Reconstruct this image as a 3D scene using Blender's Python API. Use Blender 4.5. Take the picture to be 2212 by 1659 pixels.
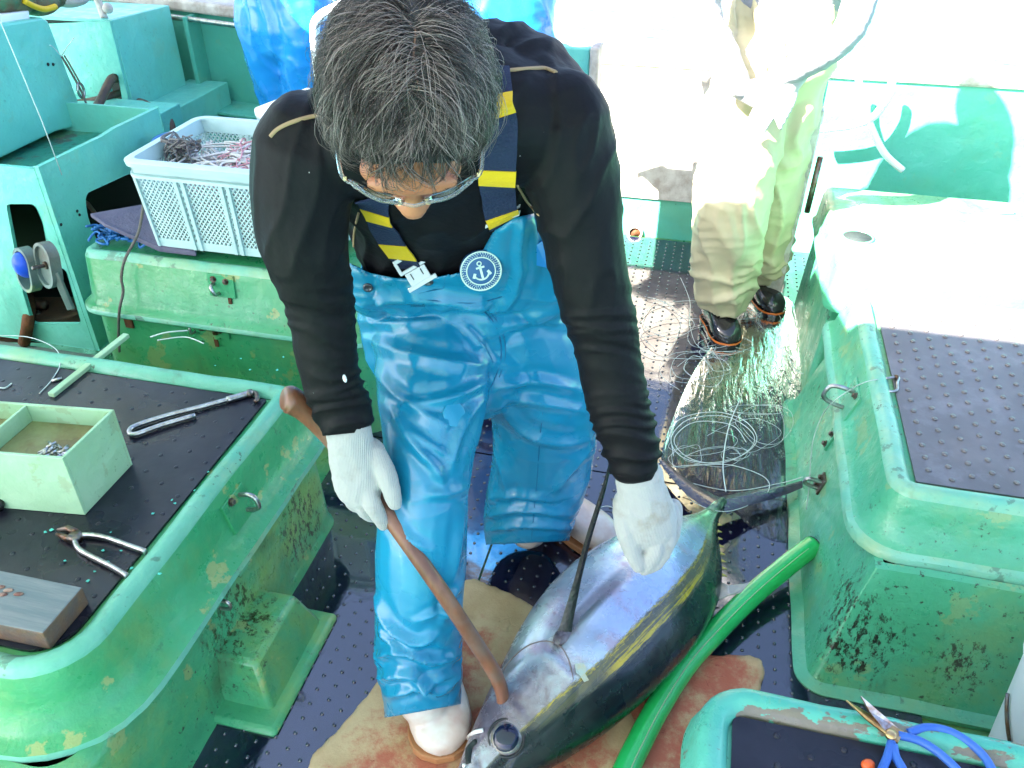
import bpy, bmesh, math, random
import numpy as np
from mathutils import Vector, Matrix
from mathutils.bvhtree import BVHTree

for o in list(bpy.data.objects):
    bpy.data.objects.remove(o)
SC = bpy.context.scene
COL = SC.collection
rnd = random.Random(7)

# ------------------------------------------------------------------ camera
CAM_H, PITCH, YAW, FPX = 1.6, math.radians(35), math.radians(13.6), 1806.0   # focal length for a 2212 px wide picture
CX, CY = 1106.0, 829.5
_h = np.array([-math.sin(YAW), math.cos(YAW), 0])
FWD = math.cos(PITCH) * _h - math.sin(PITCH) * np.array([0, 0, 1.0])
RGT = np.array([math.cos(YAW), math.sin(YAW), 0])
UPV = np.cross(RGT, FWD)
CPOS = np.array([0, 0, CAM_H])
cam_d = bpy.data.cameras.new('camera')
cam = bpy.data.objects.new('camera', cam_d)
COL.objects.link(cam)
cam_d.sensor_width = 36.0
cam_d.lens = 36.0 * FPX / 2212.0
cam_d.clip_start, cam_d.clip_end = 0.05, 6000
cam.matrix_world = Matrix(((RGT[0], UPV[0], -FWD[0], 0), (RGT[1], UPV[1], -FWD[1], 0), (RGT[2], UPV[2], -FWD[2], CAM_H), (0, 0, 0, 1)))
SC.camera = cam

# ------------------------------------------------------------------ light
SUN_DIR = Vector((0.50, 0.50, -0.71)).normalized()      # direction in which the sunlight travels
SUN_EL = math.asin(-SUN_DIR.z)
SUN_ROT = math.atan2(-SUN_DIR.x, -SUN_DIR.y)
world = bpy.data.worlds.new('World')
SC.world = world
world.use_nodes = True
wn = world.node_tree
sky_n = wn.nodes.new('ShaderNodeTexSky')
sky_n.sky_type = 'NISHITA'
sky_n.sun_disc = False
sky_n.sun_elevation = SUN_EL
sky_n.sun_rotation = SUN_ROT
sky_n.air_density, sky_n.dust_density, sky_n.ozone_density = 0.9, 2.5, 1.5
wn.nodes['Background'].inputs['Strength'].default_value = 0.06
wn.links.new(sky_n.outputs[0], wn.nodes['Background'].inputs['Color'])
sun_d = bpy.data.lights.new('sun', 'SUN')
sun_d.energy, sun_d.angle, sun_d.color = 5.0, math.radians(0.5), (1.0, 0.95, 0.86)
sun = bpy.data.objects.new('sun', sun_d)
COL.objects.link(sun)
sun.rotation_euler = SUN_DIR.to_track_quat('-Z', 'Y').to_euler()
sun.location = (-6, -6, 9)
SC.view_settings.view_transform = 'Standard'
SC.view_settings.look = 'None'
SC.view_settings.gamma = 1.0
SC.view_settings.use_curve_mapping = False
SC.view_settings.exposure = 3.75

# ------------------------------------------------------------------ measuring helpers (points on real planes of the place)
def ray(u, v): return FWD + RGT * (u - CX) / FPX + UPV * (CY - v) / FPX
def PZ(u, v, z=0.0):
    d = ray(u, v); return CPOS + d * ((z - CAM_H) / d[2])
def PY(u, v, y):
    d = ray(u, v); return CPOS + d * (y / d[1])
def PX(u, v, x):
    d = ray(u, v); return CPOS + d * (x / d[0])
def PD(u, v, d): return CPOS + ray(u, v) * d
def proj(p):
    q = np.asarray(p, float) - CPOS
    k = q @ FWD
    return CX + FPX * (q @ RGT) / k, CY - FPX * (q @ UPV) / k
def V(a): return np.array(a, float)
def unit(a):
    a = np.asarray(a, float); return a / (np.linalg.norm(a) + 1e-12)

# ------------------------------------------------------------------ numpy gradient noise
_rs = np.random.RandomState(3)
_perm = np.concatenate([_rs.permutation(256)] * 3)
_grad = _rs.normal(size=(256, 3)); _grad /= np.linalg.norm(_grad, axis=1)[:, None]
def pnoise(p):
    p = np.asarray(p, float).reshape(-1, 3)
    i = np.floor(p).astype(int); f = p - i; w = f * f * f * (f * (f * 6 - 15) + 10); i = i & 255
    out = 0
    for dx in (0, 1):
        for dy in (0, 1):
            for dz in (0, 1):
                g = _grad[_perm[_perm[_perm[i[:, 0] + dx] + ((i[:, 1] + dy) & 255)] + ((i[:, 2] + dz) & 255)] & 255]
                d = (g * (f - [dx, dy, dz])).sum(1)
                ww = (w[:, 0] if dx else 1 - w[:, 0]) * (w[:, 1] if dy else 1 - w[:, 1]) * (w[:, 2] if dz else 1 - w[:, 2])
                out = out + d * ww
    return out
def fbm(p, o=3):
    p = np.asarray(p, float); s = 0; a = 1
    for k in range(o):
        s = s + a * pnoise(p * 2 ** k + 17.3 * k); a *= .5
    return s
def ridged(p, k=3.0):
    return np.clip(1 - np.abs(pnoise(p)) * 2.2, 0, 1) ** k

# ------------------------------------------------------------------ object helpers
WO = {}
def wo(o): return WO.get(o.name, np.zeros(3)) if o is not None else np.zeros(3)
def tag(o, label=None, cat=None, group=None, kind=None):
    if label: o['label'] = label
    if cat: o['category'] = cat
    if group: o['group'] = group
    if kind: o['kind'] = kind
    return o
def thing(name, label, cat, loc=(0, 0, 0), group=None, kind=None):
    o = bpy.data.objects.new(name, None)
    o.empty_display_size = 0.05
    COL.objects.link(o)
    o.location = loc
    WO[o.name] = V(loc)
    return tag(o, label, cat, group, kind)
def link_mesh(name, me, mats, parent=None, org=None):
    o = bpy.data.objects.new(name, me)
    COL.objects.link(o)
    if mats is not None:
        for m in (mats if isinstance(mats, (list, tuple)) else [mats]): me.materials.append(m)
    if parent is not None:
        o.parent = parent
    WO[o.name] = wo(parent) if org is None else V(org)
    return o
class MB:
    """collects geometry in world coordinates"""
    def __init__(s): s.v = []; s.f = []; s.mi = []; s.n = 0; s.attr = {}
    def add(s, vs, fs, mi=0):
        vs = [tuple(float(c) for c in p) for p in vs]
        s.v += vs
        s.f += [tuple(i + s.n for i in f) for f in fs]
        s.mi += [mi] * len(fs)
        s.n += len(vs); return s
    def box(s, lo, hi, mi=0):
        x0, y0, z0 = lo; x1, y1, z1 = hi
        return s.hexa([(x0, y0, z0), (x1, y0, z0), (x1, y1, z0), (x0, y1, z0), (x0, y0, z1), (x1, y0, z1), (x1, y1, z1), (x0, y1, z1)], mi)
    def hexa(s, p, mi=0):
        return s.add(p, [(0, 3, 2, 1), (4, 5, 6, 7), (0, 1, 5, 4), (1, 2, 6, 5), (2, 3, 7, 6), (3, 0, 4, 7)], mi)
    def obox(s, c, ax, ay, az, mi=0):
        c, ax, ay, az = map(V, (c, ax, ay, az))
        return s.hexa([c - ax - ay - az, c + ax - ay - az, c + ax + ay - az, c - ax + ay - az, c - ax - ay + az, c + ax - ay + az, c + ax + ay + az, c - ax + ay + az], mi)
    def slab(s, poly, t, n=None, mi=0):
        """a flat polygon (3D points) with thickness t along n"""
        p = [V(q) for q in poly]; k = len(p)
        if n is None: n = unit(np.cross(p[1] - p[0], p[2] - p[0]))
        n = V(n)
        nn = np.zeros(3)
        for i in range(k): nn += np.cross(p[i], p[(i + 1) % k])
        if nn @ n < 0: p = p[::-1]
        q = [a + n * t for a in p]
        return s.add(p + q, [tuple(range(k))[::-1], tuple(range(k, 2 * k))] + [(i, (i + 1) % k, k + (i + 1) % k, k + i) for i in range(k)], mi)
    def tube(s, path, r, seg=8, mi=0, closed=False, cap=True, flat=1.0, side=None):
        path = [V(q) for q in path]; n = len(path)
        rr = [r] * n if np.isscalar(r) else list(r)
        vs, fs = [], []
        prev = None
        for i in range(n):
            if closed: t = unit(path[(i + 1) % n] - path[i - 1])
            else: t = unit(path[min(i + 1, n - 1)] - path[max(i - 1, 0)])
            if prev is None:
                a = V(side) if side is not None else (V((0, 0, 1)) if abs(t[2]) < .9 else V((1, 0, 0)))
            else: a = prev
            a = unit(a - t * (a @ t)); b = np.cross(t, a); prev = a
            for k in range(seg):
                an = 2 * math.pi * k / seg
                vs.append(path[i] + (a * math.cos(an) + b * math.sin(an) * flat) * rr[i])
        m = n if closed else n - 1
        for i in range(m):
            j = (i + 1) % n
            for k in range(seg):
                l = (k + 1) % seg
                fs.append((i * seg + k, i * seg + l, j * seg + l, j * seg + k))
        if cap and not closed:
            fs.append(tuple(range(seg))[::-1]); fs.append(tuple((n - 1) * seg + k for k in range(seg)))
        return s.add(vs, fs, mi)
    def loft(s, rings, mi=0, cap0=True, cap1=True, closed=True):
        k = len(rings[0]); vs = [q for r in rings for q in r]; fs = []
        for i in range(len(rings) - 1):
            for j in range(k if closed else k - 1):
                l = (j + 1) % k
                fs.append((i * k + j, i * k + l, (i + 1) * k + l, (i + 1) * k + j))
        if cap0: fs.append(tuple(range(k))[::-1])
        if cap1: fs.append(tuple((len(rings) - 1) * k + j for j in range(k)))
        return s.add(vs, fs, mi)
    def ell(s, c, ax, ay, az, nu=16, nv=10, mi=0):
        c, ax, ay, az = map(V, (c, ax, ay, az))
        rings = []
        for i in range(1, nv):
            th = math.pi * i / nv
            rings.append([c + az * -math.cos(th) + math.sin(th) * (ax * math.cos(2 * math.pi * j / nu) + ay * math.sin(2 * math.pi * j / nu)) for j in range(nu)])
        b = s.n
        s.loft(rings, mi, False, False)
        s.add([c - az, c + az], [], mi)
        lo, hi = s.n - 2, s.n - 1
        for j in range(nu):
            l = (j + 1) % nu
            s.f.append((lo, b + l, b + j)); s.f.append((hi, b + (nv - 2) * nu + j, b + (nv - 2) * nu + l)); s.mi += [mi, mi]
        return s
    def lathe(s, c, prof, ax=(0, 0, 1), seg=24, mi=0, cap0=True, cap1=True):
        c = V(c); t = unit(ax); a = unit(np.cross(t, (1, 0, 0) if abs(t[0]) < .9 else (0, 1, 0))); b = np.cross(t, a)
        return s.loft([[c + t * z + (a * math.cos(2 * math.pi * k / seg) + b * math.sin(2 * math.pi * k / seg)) * r for k in range(seg)] for r, z in prof], mi, cap0, cap1)
    def grid(s, P, mi=0):
        nu, nv = len(P), len(P[0]); vs = [q for r in P for q in r]
        return s.add(vs, [(i * nv + j, (i + 1) * nv + j, (i + 1) * nv + j + 1, i * nv + j + 1) for i in range(nu - 1) for j in range(nv - 1)], mi)
    def build(s, name, mats, parent=None, smooth=True, bevel=0, org=None, solid=0, auto=None, sub=0):
        o0 = wo(parent) if org is None else V(org)
        me = bpy.data.meshes.new(name)
        me.from_pydata([(a - o0[0], b - o0[1], c - o0[2]) for a, b, c in s.v], [], s.f)
        me.validate()
        for k, arr in s.attr.items():
            at = me.attributes.new(k, 'FLOAT', 'POINT'); at.data.foreach_set('value', np.asarray(arr, np.float32))
        o = link_mesh(name, me, mats, parent, o0)
        if parent is None and org is not None: o.location = org
        if len(me.polygons) == len(s.mi): me.polygons.foreach_set('material_index', s.mi)
        me.polygons.foreach_set('use_smooth', [smooth] * len(me.polygons))
        if smooth and auto: set_auto(me, auto)
        if solid:
            m = o.modifiers.new('solid', 'SOLIDIFY'); m.thickness = solid; m.offset = 0
        if bevel:
            m = o.modifiers.new('bevel', 'BEVEL'); m.width = bevel; m.segments = 2; m.limit_method = 'ANGLE'; m.angle_limit = math.radians(40)
            m.harden_normals = False
        if sub:
            m = o.modifiers.new('sub', 'SUBSURF'); m.levels = m.render_levels = sub
        me.update()
        return o
def set_auto(me, deg):
    bm = bmesh.new(); bm.from_mesh(me)
    lim = math.radians(deg)
    for e in bm.edges:
        if len(e.link_faces) == 2 and e.calc_face_angle(0) > lim: e.smooth = False
    bm.to_mesh(me); bm.free()
def bvh_of(o):
    off = wo(o)
    me = o.data
    vs = [Vector((v.co.x + off[0], v.co.y + off[1], v.co.z + off[2])) for v in me.vertices]
    return BVHTree.FromPolygons(vs, [tuple(p.vertices) for p in me.polygons])
def hit(b, u, v, lift=0.0, default=None):
    """where the sight line through u, v meets a built surface; returns point, normal"""
    d = Vector(ray(u, v)).normalized()
    loc, n, i, dist = b.ray_cast(Vector(CPOS), d)
    if loc is None:
        return (default, V((0, 0, 1)))
    if n.dot(d) > 0: n = -n
    return V(loc) + V(n) * lift, V(n)
def copy_tree(o, parent=None, name=None):
    c = o.copy(); COL.objects.link(c); WO[c.name] = wo(o)
    if parent is not None: c.parent = parent
    for ch in o.children: copy_tree(ch, c)
    return c
def cr(pts, n=6, closed=False):
    """Catmull-Rom through points"""
    P = [V(p) for p in pts]; out = []
    m = len(P)
    for i in range(m if closed else m - 1):
        if closed: a, b, c, d = P[i - 1], P[i], P[(i + 1) % m], P[(i + 2) % m]
        else: a, b, c, d = P[max(i - 1, 0)], P[i], P[i + 1], P[min(i + 2, m - 1)]
        for k in range(n):
            t = k / n
            out.append(.5 * (2 * b + (c - a) * t + (2 * a - 5 * b + 4 * c - d) * t * t + (3 * b - a - 3 * c + d) * t ** 3))
    if not closed: out.append(P[-1])
    return out

# ------------------------------------------------------------------ materials
def mat(name, col, rough=.5, metal=0, coat=0, bump=0, bscale=40, spec=.5, trans=0, ior=1.45, var=0, vscale=8, col2=None, alpha=1, sheen=0, detail=4):
    m = bpy.data.materials.new(name); m.use_nodes = True
    nt = m.node_tree; b = nt.nodes['Principled BSDF']
    b.inputs['Base Color'].default_value = (*col, 1)
    b.inputs['Roughness'].default_value = rough
    b.inputs['Metallic'].default_value = metal
    b.inputs['Coat Weight'].default_value = coat
    b.inputs['Coat Roughness'].default_value = .08
    b.inputs['Specular IOR Level'].default_value = spec
    b.inputs['Transmission Weight'].default_value = trans
    b.inputs['IOR'].default_value = ior
    b.inputs['Alpha'].default_value = alpha
    b.inputs['Sheen Weight'].default_value = sheen
    tc = nt.nodes.new('ShaderNodeTexCoord')
    if col2 is not None:
        n = nt.nodes.new('ShaderNodeTexNoise'); n.inputs['Scale'].default_value = vscale; n.inputs['Detail'].default_value = detail
        n.inputs['Roughness'].default_value = .65
        nt.links.new(tc.outputs['Object'], n.inputs['Vector'])
        r = nt.nodes.new('ShaderNodeValToRGB')
        r.color_ramp.elements[0].position = .38; r.color_ramp.elements[1].position = .64
        r.color_ramp.elements[0].color = (*col, 1); r.color_ramp.elements[1].color = (*col2, 1)
        nt.links.new(n.outputs['Fac'], r.inputs['Fac']); nt.links.new(r.outputs['Color'], b.inputs['Base Color'])
    if bump:
        n = nt.nodes.new('ShaderNodeTexNoise'); n.inputs['Scale'].default_value = bscale; n.inputs['Detail'].default_value = 5
        nt.links.new(tc.outputs['Object'], n.inputs['Vector'])
        bp = nt.nodes.new('ShaderNodeBump'); bp.inputs['Strength'].default_value = bump; bp.inputs['Distance'].default_value = .01
        nt.links.new(n.outputs['Fac'], bp.inputs['Height']); nt.links.new(bp.outputs['Normal'], b.inputs['Normal'])
    return m
class NT:
    """small node-graph helper"""
    def __init__(s, name):
        s.m = bpy.data.materials.new(name); s.m.use_nodes = True; s.nt = s.m.node_tree
        s.b = s.nt.nodes['Principled BSDF']; s.tc = s.nt.nodes.new('ShaderNodeTexCoord')
    def node(s, t, **kw):
        n = s.nt.nodes.new(t)
        for k, v in kw.items():
            if k in n.inputs: s.set(n.inputs[k], v)
            else: setattr(n, k, v)
        return n
    def set(s, inp, v):
        if isinstance(v, bpy.types.NodeSocket): s.nt.links.new(v, inp)
        elif hasattr(inp, 'default_value'):
            if isinstance(v, tuple) and len(v) == 3 and inp.type == 'RGBA': v = (*v, 1)
            inp.default_value = v
    def noise(s, scale, detail=4, rough=.6, stretch=(1, 1, 1), off=(0, 0, 0), dist=0):
        mp = s.node('ShaderNodeMapping'); s.nt.links.new(s.tc.outputs['Object'], mp.inputs['Vector'])
        mp.inputs['Scale'].default_value = stretch; mp.inputs['Location'].default_value = off
        n = s.node('ShaderNodeTexNoise'); n.inputs['Scale'].default_value = scale; n.inputs['Detail'].default_value = detail
        n.inputs['Roughness'].default_value = rough; n.inputs['Distortion'].default_value = dist
        s.nt.links.new(mp.outputs['Vector'], n.inputs['Vector'])
        return n.outputs['Fac']
    def ramp(s, fac, a, b, c0=0.0, c1=1.0):
        n = s.node('ShaderNodeMapRange'); n.interpolation_type = 'SMOOTHSTEP'
        s.set(n.inputs['Value'], fac); n.inputs['From Min'].default_value = a; n.inputs['From Max'].default_value = b
        n.inputs['To Min'].default_value = c0; n.inputs['To Max'].default_value = c1
        return n.outputs['Result']
    def mix(s, fac, a, b):
        n = s.node('ShaderNodeMix'); n.data_type = 'RGBA'
        s.set(n.inputs[0], fac); s.set(n.inputs[6], a); s.set(n.inputs[7], b)
        return n.outputs[2]
    def math(s, op, a, b=0.0):
        n = s.node('ShaderNodeMath'); n.operation = op
        s.set(n.inputs[0], a); s.set(n.inputs[1], b); return n.outputs[0]
    def attr(s, name):
        n = s.node('ShaderNodeAttribute'); n.attribute_name = name; return n.outputs['Fac']
    def bump(s, h, strength=.3, dist=.01, prev=None):
        n = s.node('ShaderNodeBump'); s.set(n.inputs['Height'], h); n.inputs['Strength'].default_value = strength; n.inputs['Distance'].default_value = dist
        if prev is not None: s.nt.links.new(prev, n.inputs['Normal'])
        return n.outputs['Normal']
    def out(s, col=None, rough=None, normal=None, **kw):
        if col is not None: s.set(s.b.inputs['Base Color'], col)
        if rough is not None: s.set(s.b.inputs['Roughness'], rough)
        if normal is not None: s.nt.links.new(normal, s.b.inputs['Normal'])
        for k, v in kw.items(): s.set(s.b.inputs[k.replace('_', ' ')], v)
        return s.m

def paint(name, base, light, stain=(.16, .30, .09), stain_amt=.5, dirt=.5, chip=.4, chipcol=(.30, .33, .12), rough=.32, off=0.0, undercoat=(.17, .13, .10), uc=0.0, patches=()):
    g = NT(name); o = (off, off * 1.7, -off)
    c = g.mix(g.ramp(g.noise(3.1, 5, .6, off=o), .40, .64), base, light)
    c = g.mix(g.math('MULTIPLY', g.ramp(g.noise(2.2, 6, .68, off=(4 + off, 1, 2)), .47, .68), stain_amt), c, stain)              # yellowed weathering
    c = g.mix(g.math('MULTIPLY', g.ramp(g.noise(9, 6, .62, off=(off, 7, 2)), .60, .63), chip), c, chipcol)                        # flaked top coat
    if uc: c = g.mix(g.math('MULTIPLY', g.ramp(g.noise(13, 6, .6, stretch=(.5, 1, 1), off=(2, off, 9)), .535, .55), uc), c, undercoat)
    spots = g.math('MULTIPLY', g.ramp(g.noise(55, 4, .7, off=(1, off, 5)), .60, .68), g.ramp(g.noise(2.6, 4, .6, off=(off, 3, 8)), .45, .62))
    c = g.mix(g.math('MULTIPLY', spots, dirt), c, (.025, .03, .02))                                                             # mould specks
    c = g.mix(g.math('MULTIPLY', g.ramp(g.noise(6, 5, .7, stretch=(1, 1, .25), off=(off, 2, 1)), .58, .75), dirt * .6), c, (.06, .08, .03))
    for pc, pr_, pcol in patches:                                # one big mould or rust stain at its own place
        vd = g.node('ShaderNodeVectorMath'); vd.operation = 'DISTANCE'; g.nt.links.new(g.tc.outputs['Object'], vd.inputs[0]); vd.inputs[1].default_value = pc
        near = g.ramp(vd.outputs['Value'], pr_, pr_ * .25)
        st = g.ramp(g.math('ADD', g.noise(64, 7, .78, stretch=(1, 1, .55), off=(off, 1, 9)), g.math('MULTIPLY', near, .17)), .66, .74)
        c = g.mix(g.math('MULTIPLY', st, near), c, pcol)
    h = g.noise(14, 5, .55, off=o)
    n = g.bump(h, .35, .02)
    n = g.bump(g.noise(120, 4, .6), .12, .004, n)
    r = g.ramp(g.noise(20, 4), .3, .7, rough - .08, rough + .2)
    return g.out(c, r, n, Coat_Weight=.15)

GREEN = (.030, .330, .225); GREEN_L = (.050, .390, .290)
M = {}
M['paint_hatch'] = paint('hatch_paint', (.036, .285, .108), (.05, .325, .150), stain_amt=.55, dirt=.7, chip=.5)
M['paint_lid'] = paint('lid_paint', (.034, .278, .108), (.052, .32, .150), stain=(.17, .29, .08), stain_amt=.65, dirt=.75, chip=.75, off=3)
M['paint_mould'] = paint('mouldy_paint', (.045, .275, .115), (.055, .31, .150), stain=(.19, .30, .07), stain_amt=.9, dirt=1.0, chip=.6, off=5, patches=((tuple(PX(640, 1130, -.88) - V((-1.6, 1.05, 0))), .22, (.035, .04, .015)), (tuple(PX(500, 1330, -.87) - V((-1.6, 1.05, 0))), .2, (.03, .05, .015))))
M['paint_right'] = paint('right_hatch_paint', (.056, .315, .165), (.07, .355, .21), stain=(.17, .32, .12), stain_amt=.75, dirt=.95, chip=.35, off=9, patches=(((PY(1850, 1390, 1.28) - V((1.3, 1.7, 0))), .20, (.02, .018, .012)), ((PX(1790, 1280, .38) - V((1.3, 1.7, 0))), .15, (.025, .022, .015)), ((PY(2080, 1440, 1.28) - V((1.3, 1.7, 0))), .12, (.03, .03, .018))))
M['paint_small'] = paint('flaking_paint', (.060, .360, .270), (.10, .42, .33), stain_amt=.3, dirt=.5, chip=.2, off=12, uc=.95)
M['paint_cab'] = paint('cabinet_paint', (.13, .52, .43), (.15, .55, .46), stain_amt=.15, dirt=.3, chip=.12, off=15, rough=.38)
M['paint_bulwark'] = paint('bulwark_paint', (.08, .40, .30), (.10, .43, .34), stain_amt=.25, dirt=.45, chip=.12, off=21, rough=.42)
M['cap_white'] = mat('weathered_white_cap', (.55, .52, .47), .6, bump=.3, bscale=30, col2=(.34, .29, .25), vscale=14)
M['white_plastic'] = mat('white_plastic', (.78, .79, .80), .35)
M['pale_wood'] = paint('pale_green_box_paint', (.30, .50, .30), (.36, .55, .36), stain=(.30, .34, .12), stain_amt=.35, dirt=.7, chip=.25, chipcol=(.22, .17, .07), off=30, rough=.5)
M['steel'] = mat('worn_steel', (.50, .50, .50), .28, 1.0, bump=.15, bscale=90, col2=(.33, .30, .28), vscale=60)
M['steel_dark'] = mat('tarnished_steel', (.20, .19, .18), .4, 1.0, bump=.3, bscale=60, col2=(.14, .07, .04), vscale=30)
M['rust'] = mat('rust', (.16, .055, .02), .8, .2, bump=.4, bscale=60, col2=(.07, .03, .015), vscale=25)
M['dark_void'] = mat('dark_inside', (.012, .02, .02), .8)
M['hose_brown'] = mat('brown_rubber_hose', (.13, .07, .045), .5, bump=.2, bscale=40, col2=(.07, .045, .035), vscale=15)
M['rope_grey'] = mat('grey_rope', (.13, .115, .10), .85, bump=.6, bscale=200)
M['blue_ball'] = mat('blue_ball_paint', (.02, .09, .62), .35)
M['winch'] = paint('weathered_winch_metal', (.10, .15, .14), (.16, .20, .18), stain=(.12, .07, .04), stain_amt=.6, dirt=.6, chip=.5, off=40, rough=.5)
M['crate'] = mat('pale_blue_plastic', (.48, .64, .64), .42, bump=.1, bscale=25, col2=(.40, .56, .56), vscale=5)
M['grey_mat'] = mat('grey_felt_mat', (.085, .080, .13), .8, bump=.4, bscale=90, col2=(.12, .11, .17), vscale=12)
M['nylon'] = mat('nylon_line', (.70, .78, .74), .2, trans=.3)
M['nylon_dark'] = mat('pale_green_line', (.45, .58, .50), .25, trans=.25)
M['pink_net'] = mat('pink_twine', (.58, .26, .29), .6)
M['white_net'] = mat('white_twine', (.62, .58, .56), .6)
M['dark_twine'] = mat('dark_twine', (.17, .155, .15), .7)
M['blue_net'] = mat('blue_net', (.01, .12, .35), .5, bump=.6, bscale=60)
M['wood_grey'] = NT('weathered_plank')
def _wood():
    g = M['wood_grey']
    gr = g.noise(14, 6, .65, stretch=(.25, 3, 3))
    c = g.mix(g.ramp(gr, .4, .62), (.12, .15, .16), (.19, .20, .20))
    c = g.mix(g.ramp(g.noise(7, 5, .6, stretch=(.5, 1, 1), off=(3, 3, 3)), .50, .60), c, (.20, .09, .045))
    return g.out(c, .6, g.bump(gr, .4, .004))
M['wood_grey'] = _wood()
M['wood_edge'] = mat('rusty_brown_wood_edge', (.17, .085, .045), .65, bump=.5, bscale=60, col2=(.10, .07, .06), vscale=22)
M['rim'] = paint('pale_rim_paint', (.10, .38, .26), (.16, .44, .32), stain=(.30, .38, .16), stain_amt=.6, dirt=.95, chip=.6, chipcol=(.05, .10, .07), off=70, rough=.42)
def _brownwood():
    g = NT('varnished_stick')
    gr = g.noise(30, 5, .6, stretch=(1, 1, .15))
    c = g.mix(g.ramp(gr, .35, .65), (.12, .042, .02), (.22, .085, .045))
    c = g.mix(g.ramp(g.noise(9, 4), .5, .7), c, (.17, .10, .075))
    return g.out(c, .38, g.bump(gr, .15, .003), Coat_Weight=.2)
M['stick'] = _brownwood()
def _rubber(name, a, b, rough0, rough1, off=0, ripple=0.0, dust=0.0, spec=.6, coat=.5):
    g = NT(name)
    c = g.mix(g.ramp(g.noise(5, 5, .6, off=(off, 0, 0)), .4, .65), a, b)
    if dust:
        c = g.mix(g.math('MULTIPLY', g.ramp(g.noise(8, 6, .7, off=(off, 4, 2)), .50, .66), dust), c, (.16, .15, .16))
    wet = g.ramp(g.noise(2.6, 4, .6, off=(off + 3, 1, 0)), .40, .60)
    r = g.math('ADD', g.math('MULTIPLY', wet, rough1 - rough0), rough0)
    n = g.bump(g.noise(60, 4, .6), .10, .004)
    if ripple: n = g.bump(g.noise(16, 3, .5, off=(off, 2, 0), dist=.6), ripple, .02, n)
    return g.out(c, r, n, Specular_IOR_Level=spec, Coat_Weight=coat, Coat_Roughness=.05, Coat_IOR=1.7 if coat == 1 else 1.5)
M['deck_mat'] = _rubber('wet_deck_rubber', (.006, .006, .020), (.010, .010, .032), .025, .11, 0, .07, coat=1.0)
M['hatch_mat'] = _rubber('damp_hatch_rubber', (.012, .012, .020), (.020, .020, .032), .18, .42, 6, .06, spec=.32, coat=.08)
M['dry_mat'] = _rubber('dry_grey_rubber', (.085, .075, .070), (.12, .105, .10), .42, .60, 11, 0, .5)
M['foam'] = None
def _foam():
    g = NT('bloodied_foam')
    c = g.mix(g.ramp(g.noise(6, 5, .65), .35, .65), (.50, .36, .21), (.38, .25, .13))
    blood = g.attr('blood')
    b1 = g.ramp(g.math('ADD', g.math('MULTIPLY', g.noise(7, 8, .75, off=(2, 0, 0)), 1.15), g.math('MULTIPLY', blood, .32)), .70, .92)
    c = g.mix(g.math('MULTIPLY', b1, .8), c, (.36, .06, .04))
    b2 = g.ramp(g.math('ADD', g.noise(24, 6, .7, off=(5, 0, 0)), g.math('MULTIPLY', blood, .22)), .80, .92)
    c = g.mix(g.math('MULTIPLY', b2, .8), c, (.16, .012, .012))
    h = g.noise(160, 5, .7)
    n = g.bump(h, .35, .006)
    v = g.node('ShaderNodeTexVoronoi', feature='DISTANCE_TO_EDGE'); v.inputs['Scale'].default_value = 17; v.inputs['Randomness'].default_value = 1
    mpn = g.node('ShaderNodeMix'); mpn.data_type = 'VECTOR'; mpn.inputs[0].default_value = .22
    g.nt.links.new(g.tc.outputs['Object'], mpn.inputs[4])
    nz = g.node('ShaderNodeTexNoise'); nz.inputs['Scale'].default_value = 9; g.nt.links.new(g.tc.outputs['Object'], nz.inputs['Vector'])
    g.nt.links.new(nz.outputs['Color'], mpn.inputs[5]); g.nt.links.new(mpn.outputs[1], v.inputs['Vector'])
    crack = g.math('MULTIPLY', g.ramp(v.outputs['Distance'], 0, .05, 1, 0), g.ramp(g.noise(7, 4), .54, .66))
    n = g.bump(g.math('MULTIPLY', crack, -1.0), .45, .010, n)
    return g.out(c, .75, n, Specular_IOR_Level=.3)
M['foam'] = _foam()
M['hose_green'] = mat('green_pvc_hose', (.012, .36, .07), .22, coat=.5, bump=.06, bscale=25, col2=(.02, .42, .11), vscale=9)
def _waders(name, a, b, dirt=.35):
    g = NT(name)
    c = g.mix(g.ramp(g.noise(4, 4), .35, .65), a, b)
    c = g.mix(g.math('MULTIPLY', g.ramp(g.noise(7, 6, .7, off=(4, 0, 0)), .57, .72), dirt), c, (.02, .10, .13))
    c = g.mix(g.math('MULTIPLY', g.ramp(g.noise(38, 6, .75, off=(1, 5, 0)), .63, .70), g.math('MULTIPLY', g.ramp(g.noise(5, 3), .5, .62), dirt)), c, (.03, .05, .05))
    n = g.bump(g.noise(7, 3, .5), .16, .03)
    return g.out(c, g.ramp(g.noise(6, 4, off=(1, 2, 0)), .35, .65, .20, .34), n, Specular_IOR_Level=.5, Coat_Weight=.25, Coat_Roughness=.08)
M['waders'] = _waders('blue_oilskin', (.004, .172, .315), (.007, .198, .355), .3)
M['waders_b'] = _waders('azure_oilskin', (.008, .19, .56), (.012, .24, .62), .15)
M['khaki'] = mat('khaki_oilskin', (.50, .43, .26), .5, bump=.2, bscale=12, col2=(.43, .38, .24), vscale=5)
M['grey_knit'] = mat('grey_sleeve', (.26, .26, .28), .75, bump=.3, bscale=50)
def _shirt():
    g = NT('black_stretch_shirt')
    n = g.bump(g.noise(10, 4, .6), .25, .02)
    n = g.bump(g.noise(500, 2, .5), .15, .001, n)
    return g.out((.0052, .0045, .0062), .58, n, Specular_IOR_Level=.15)
M['shirt'] = _shirt()
M['seam_gold'] = mat('tan_seam', (.30, .20, .11), .7)
M['navy'] = mat('navy_webbing', (.010, .018, .055), .8, bump=.3, bscale=250)
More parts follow.
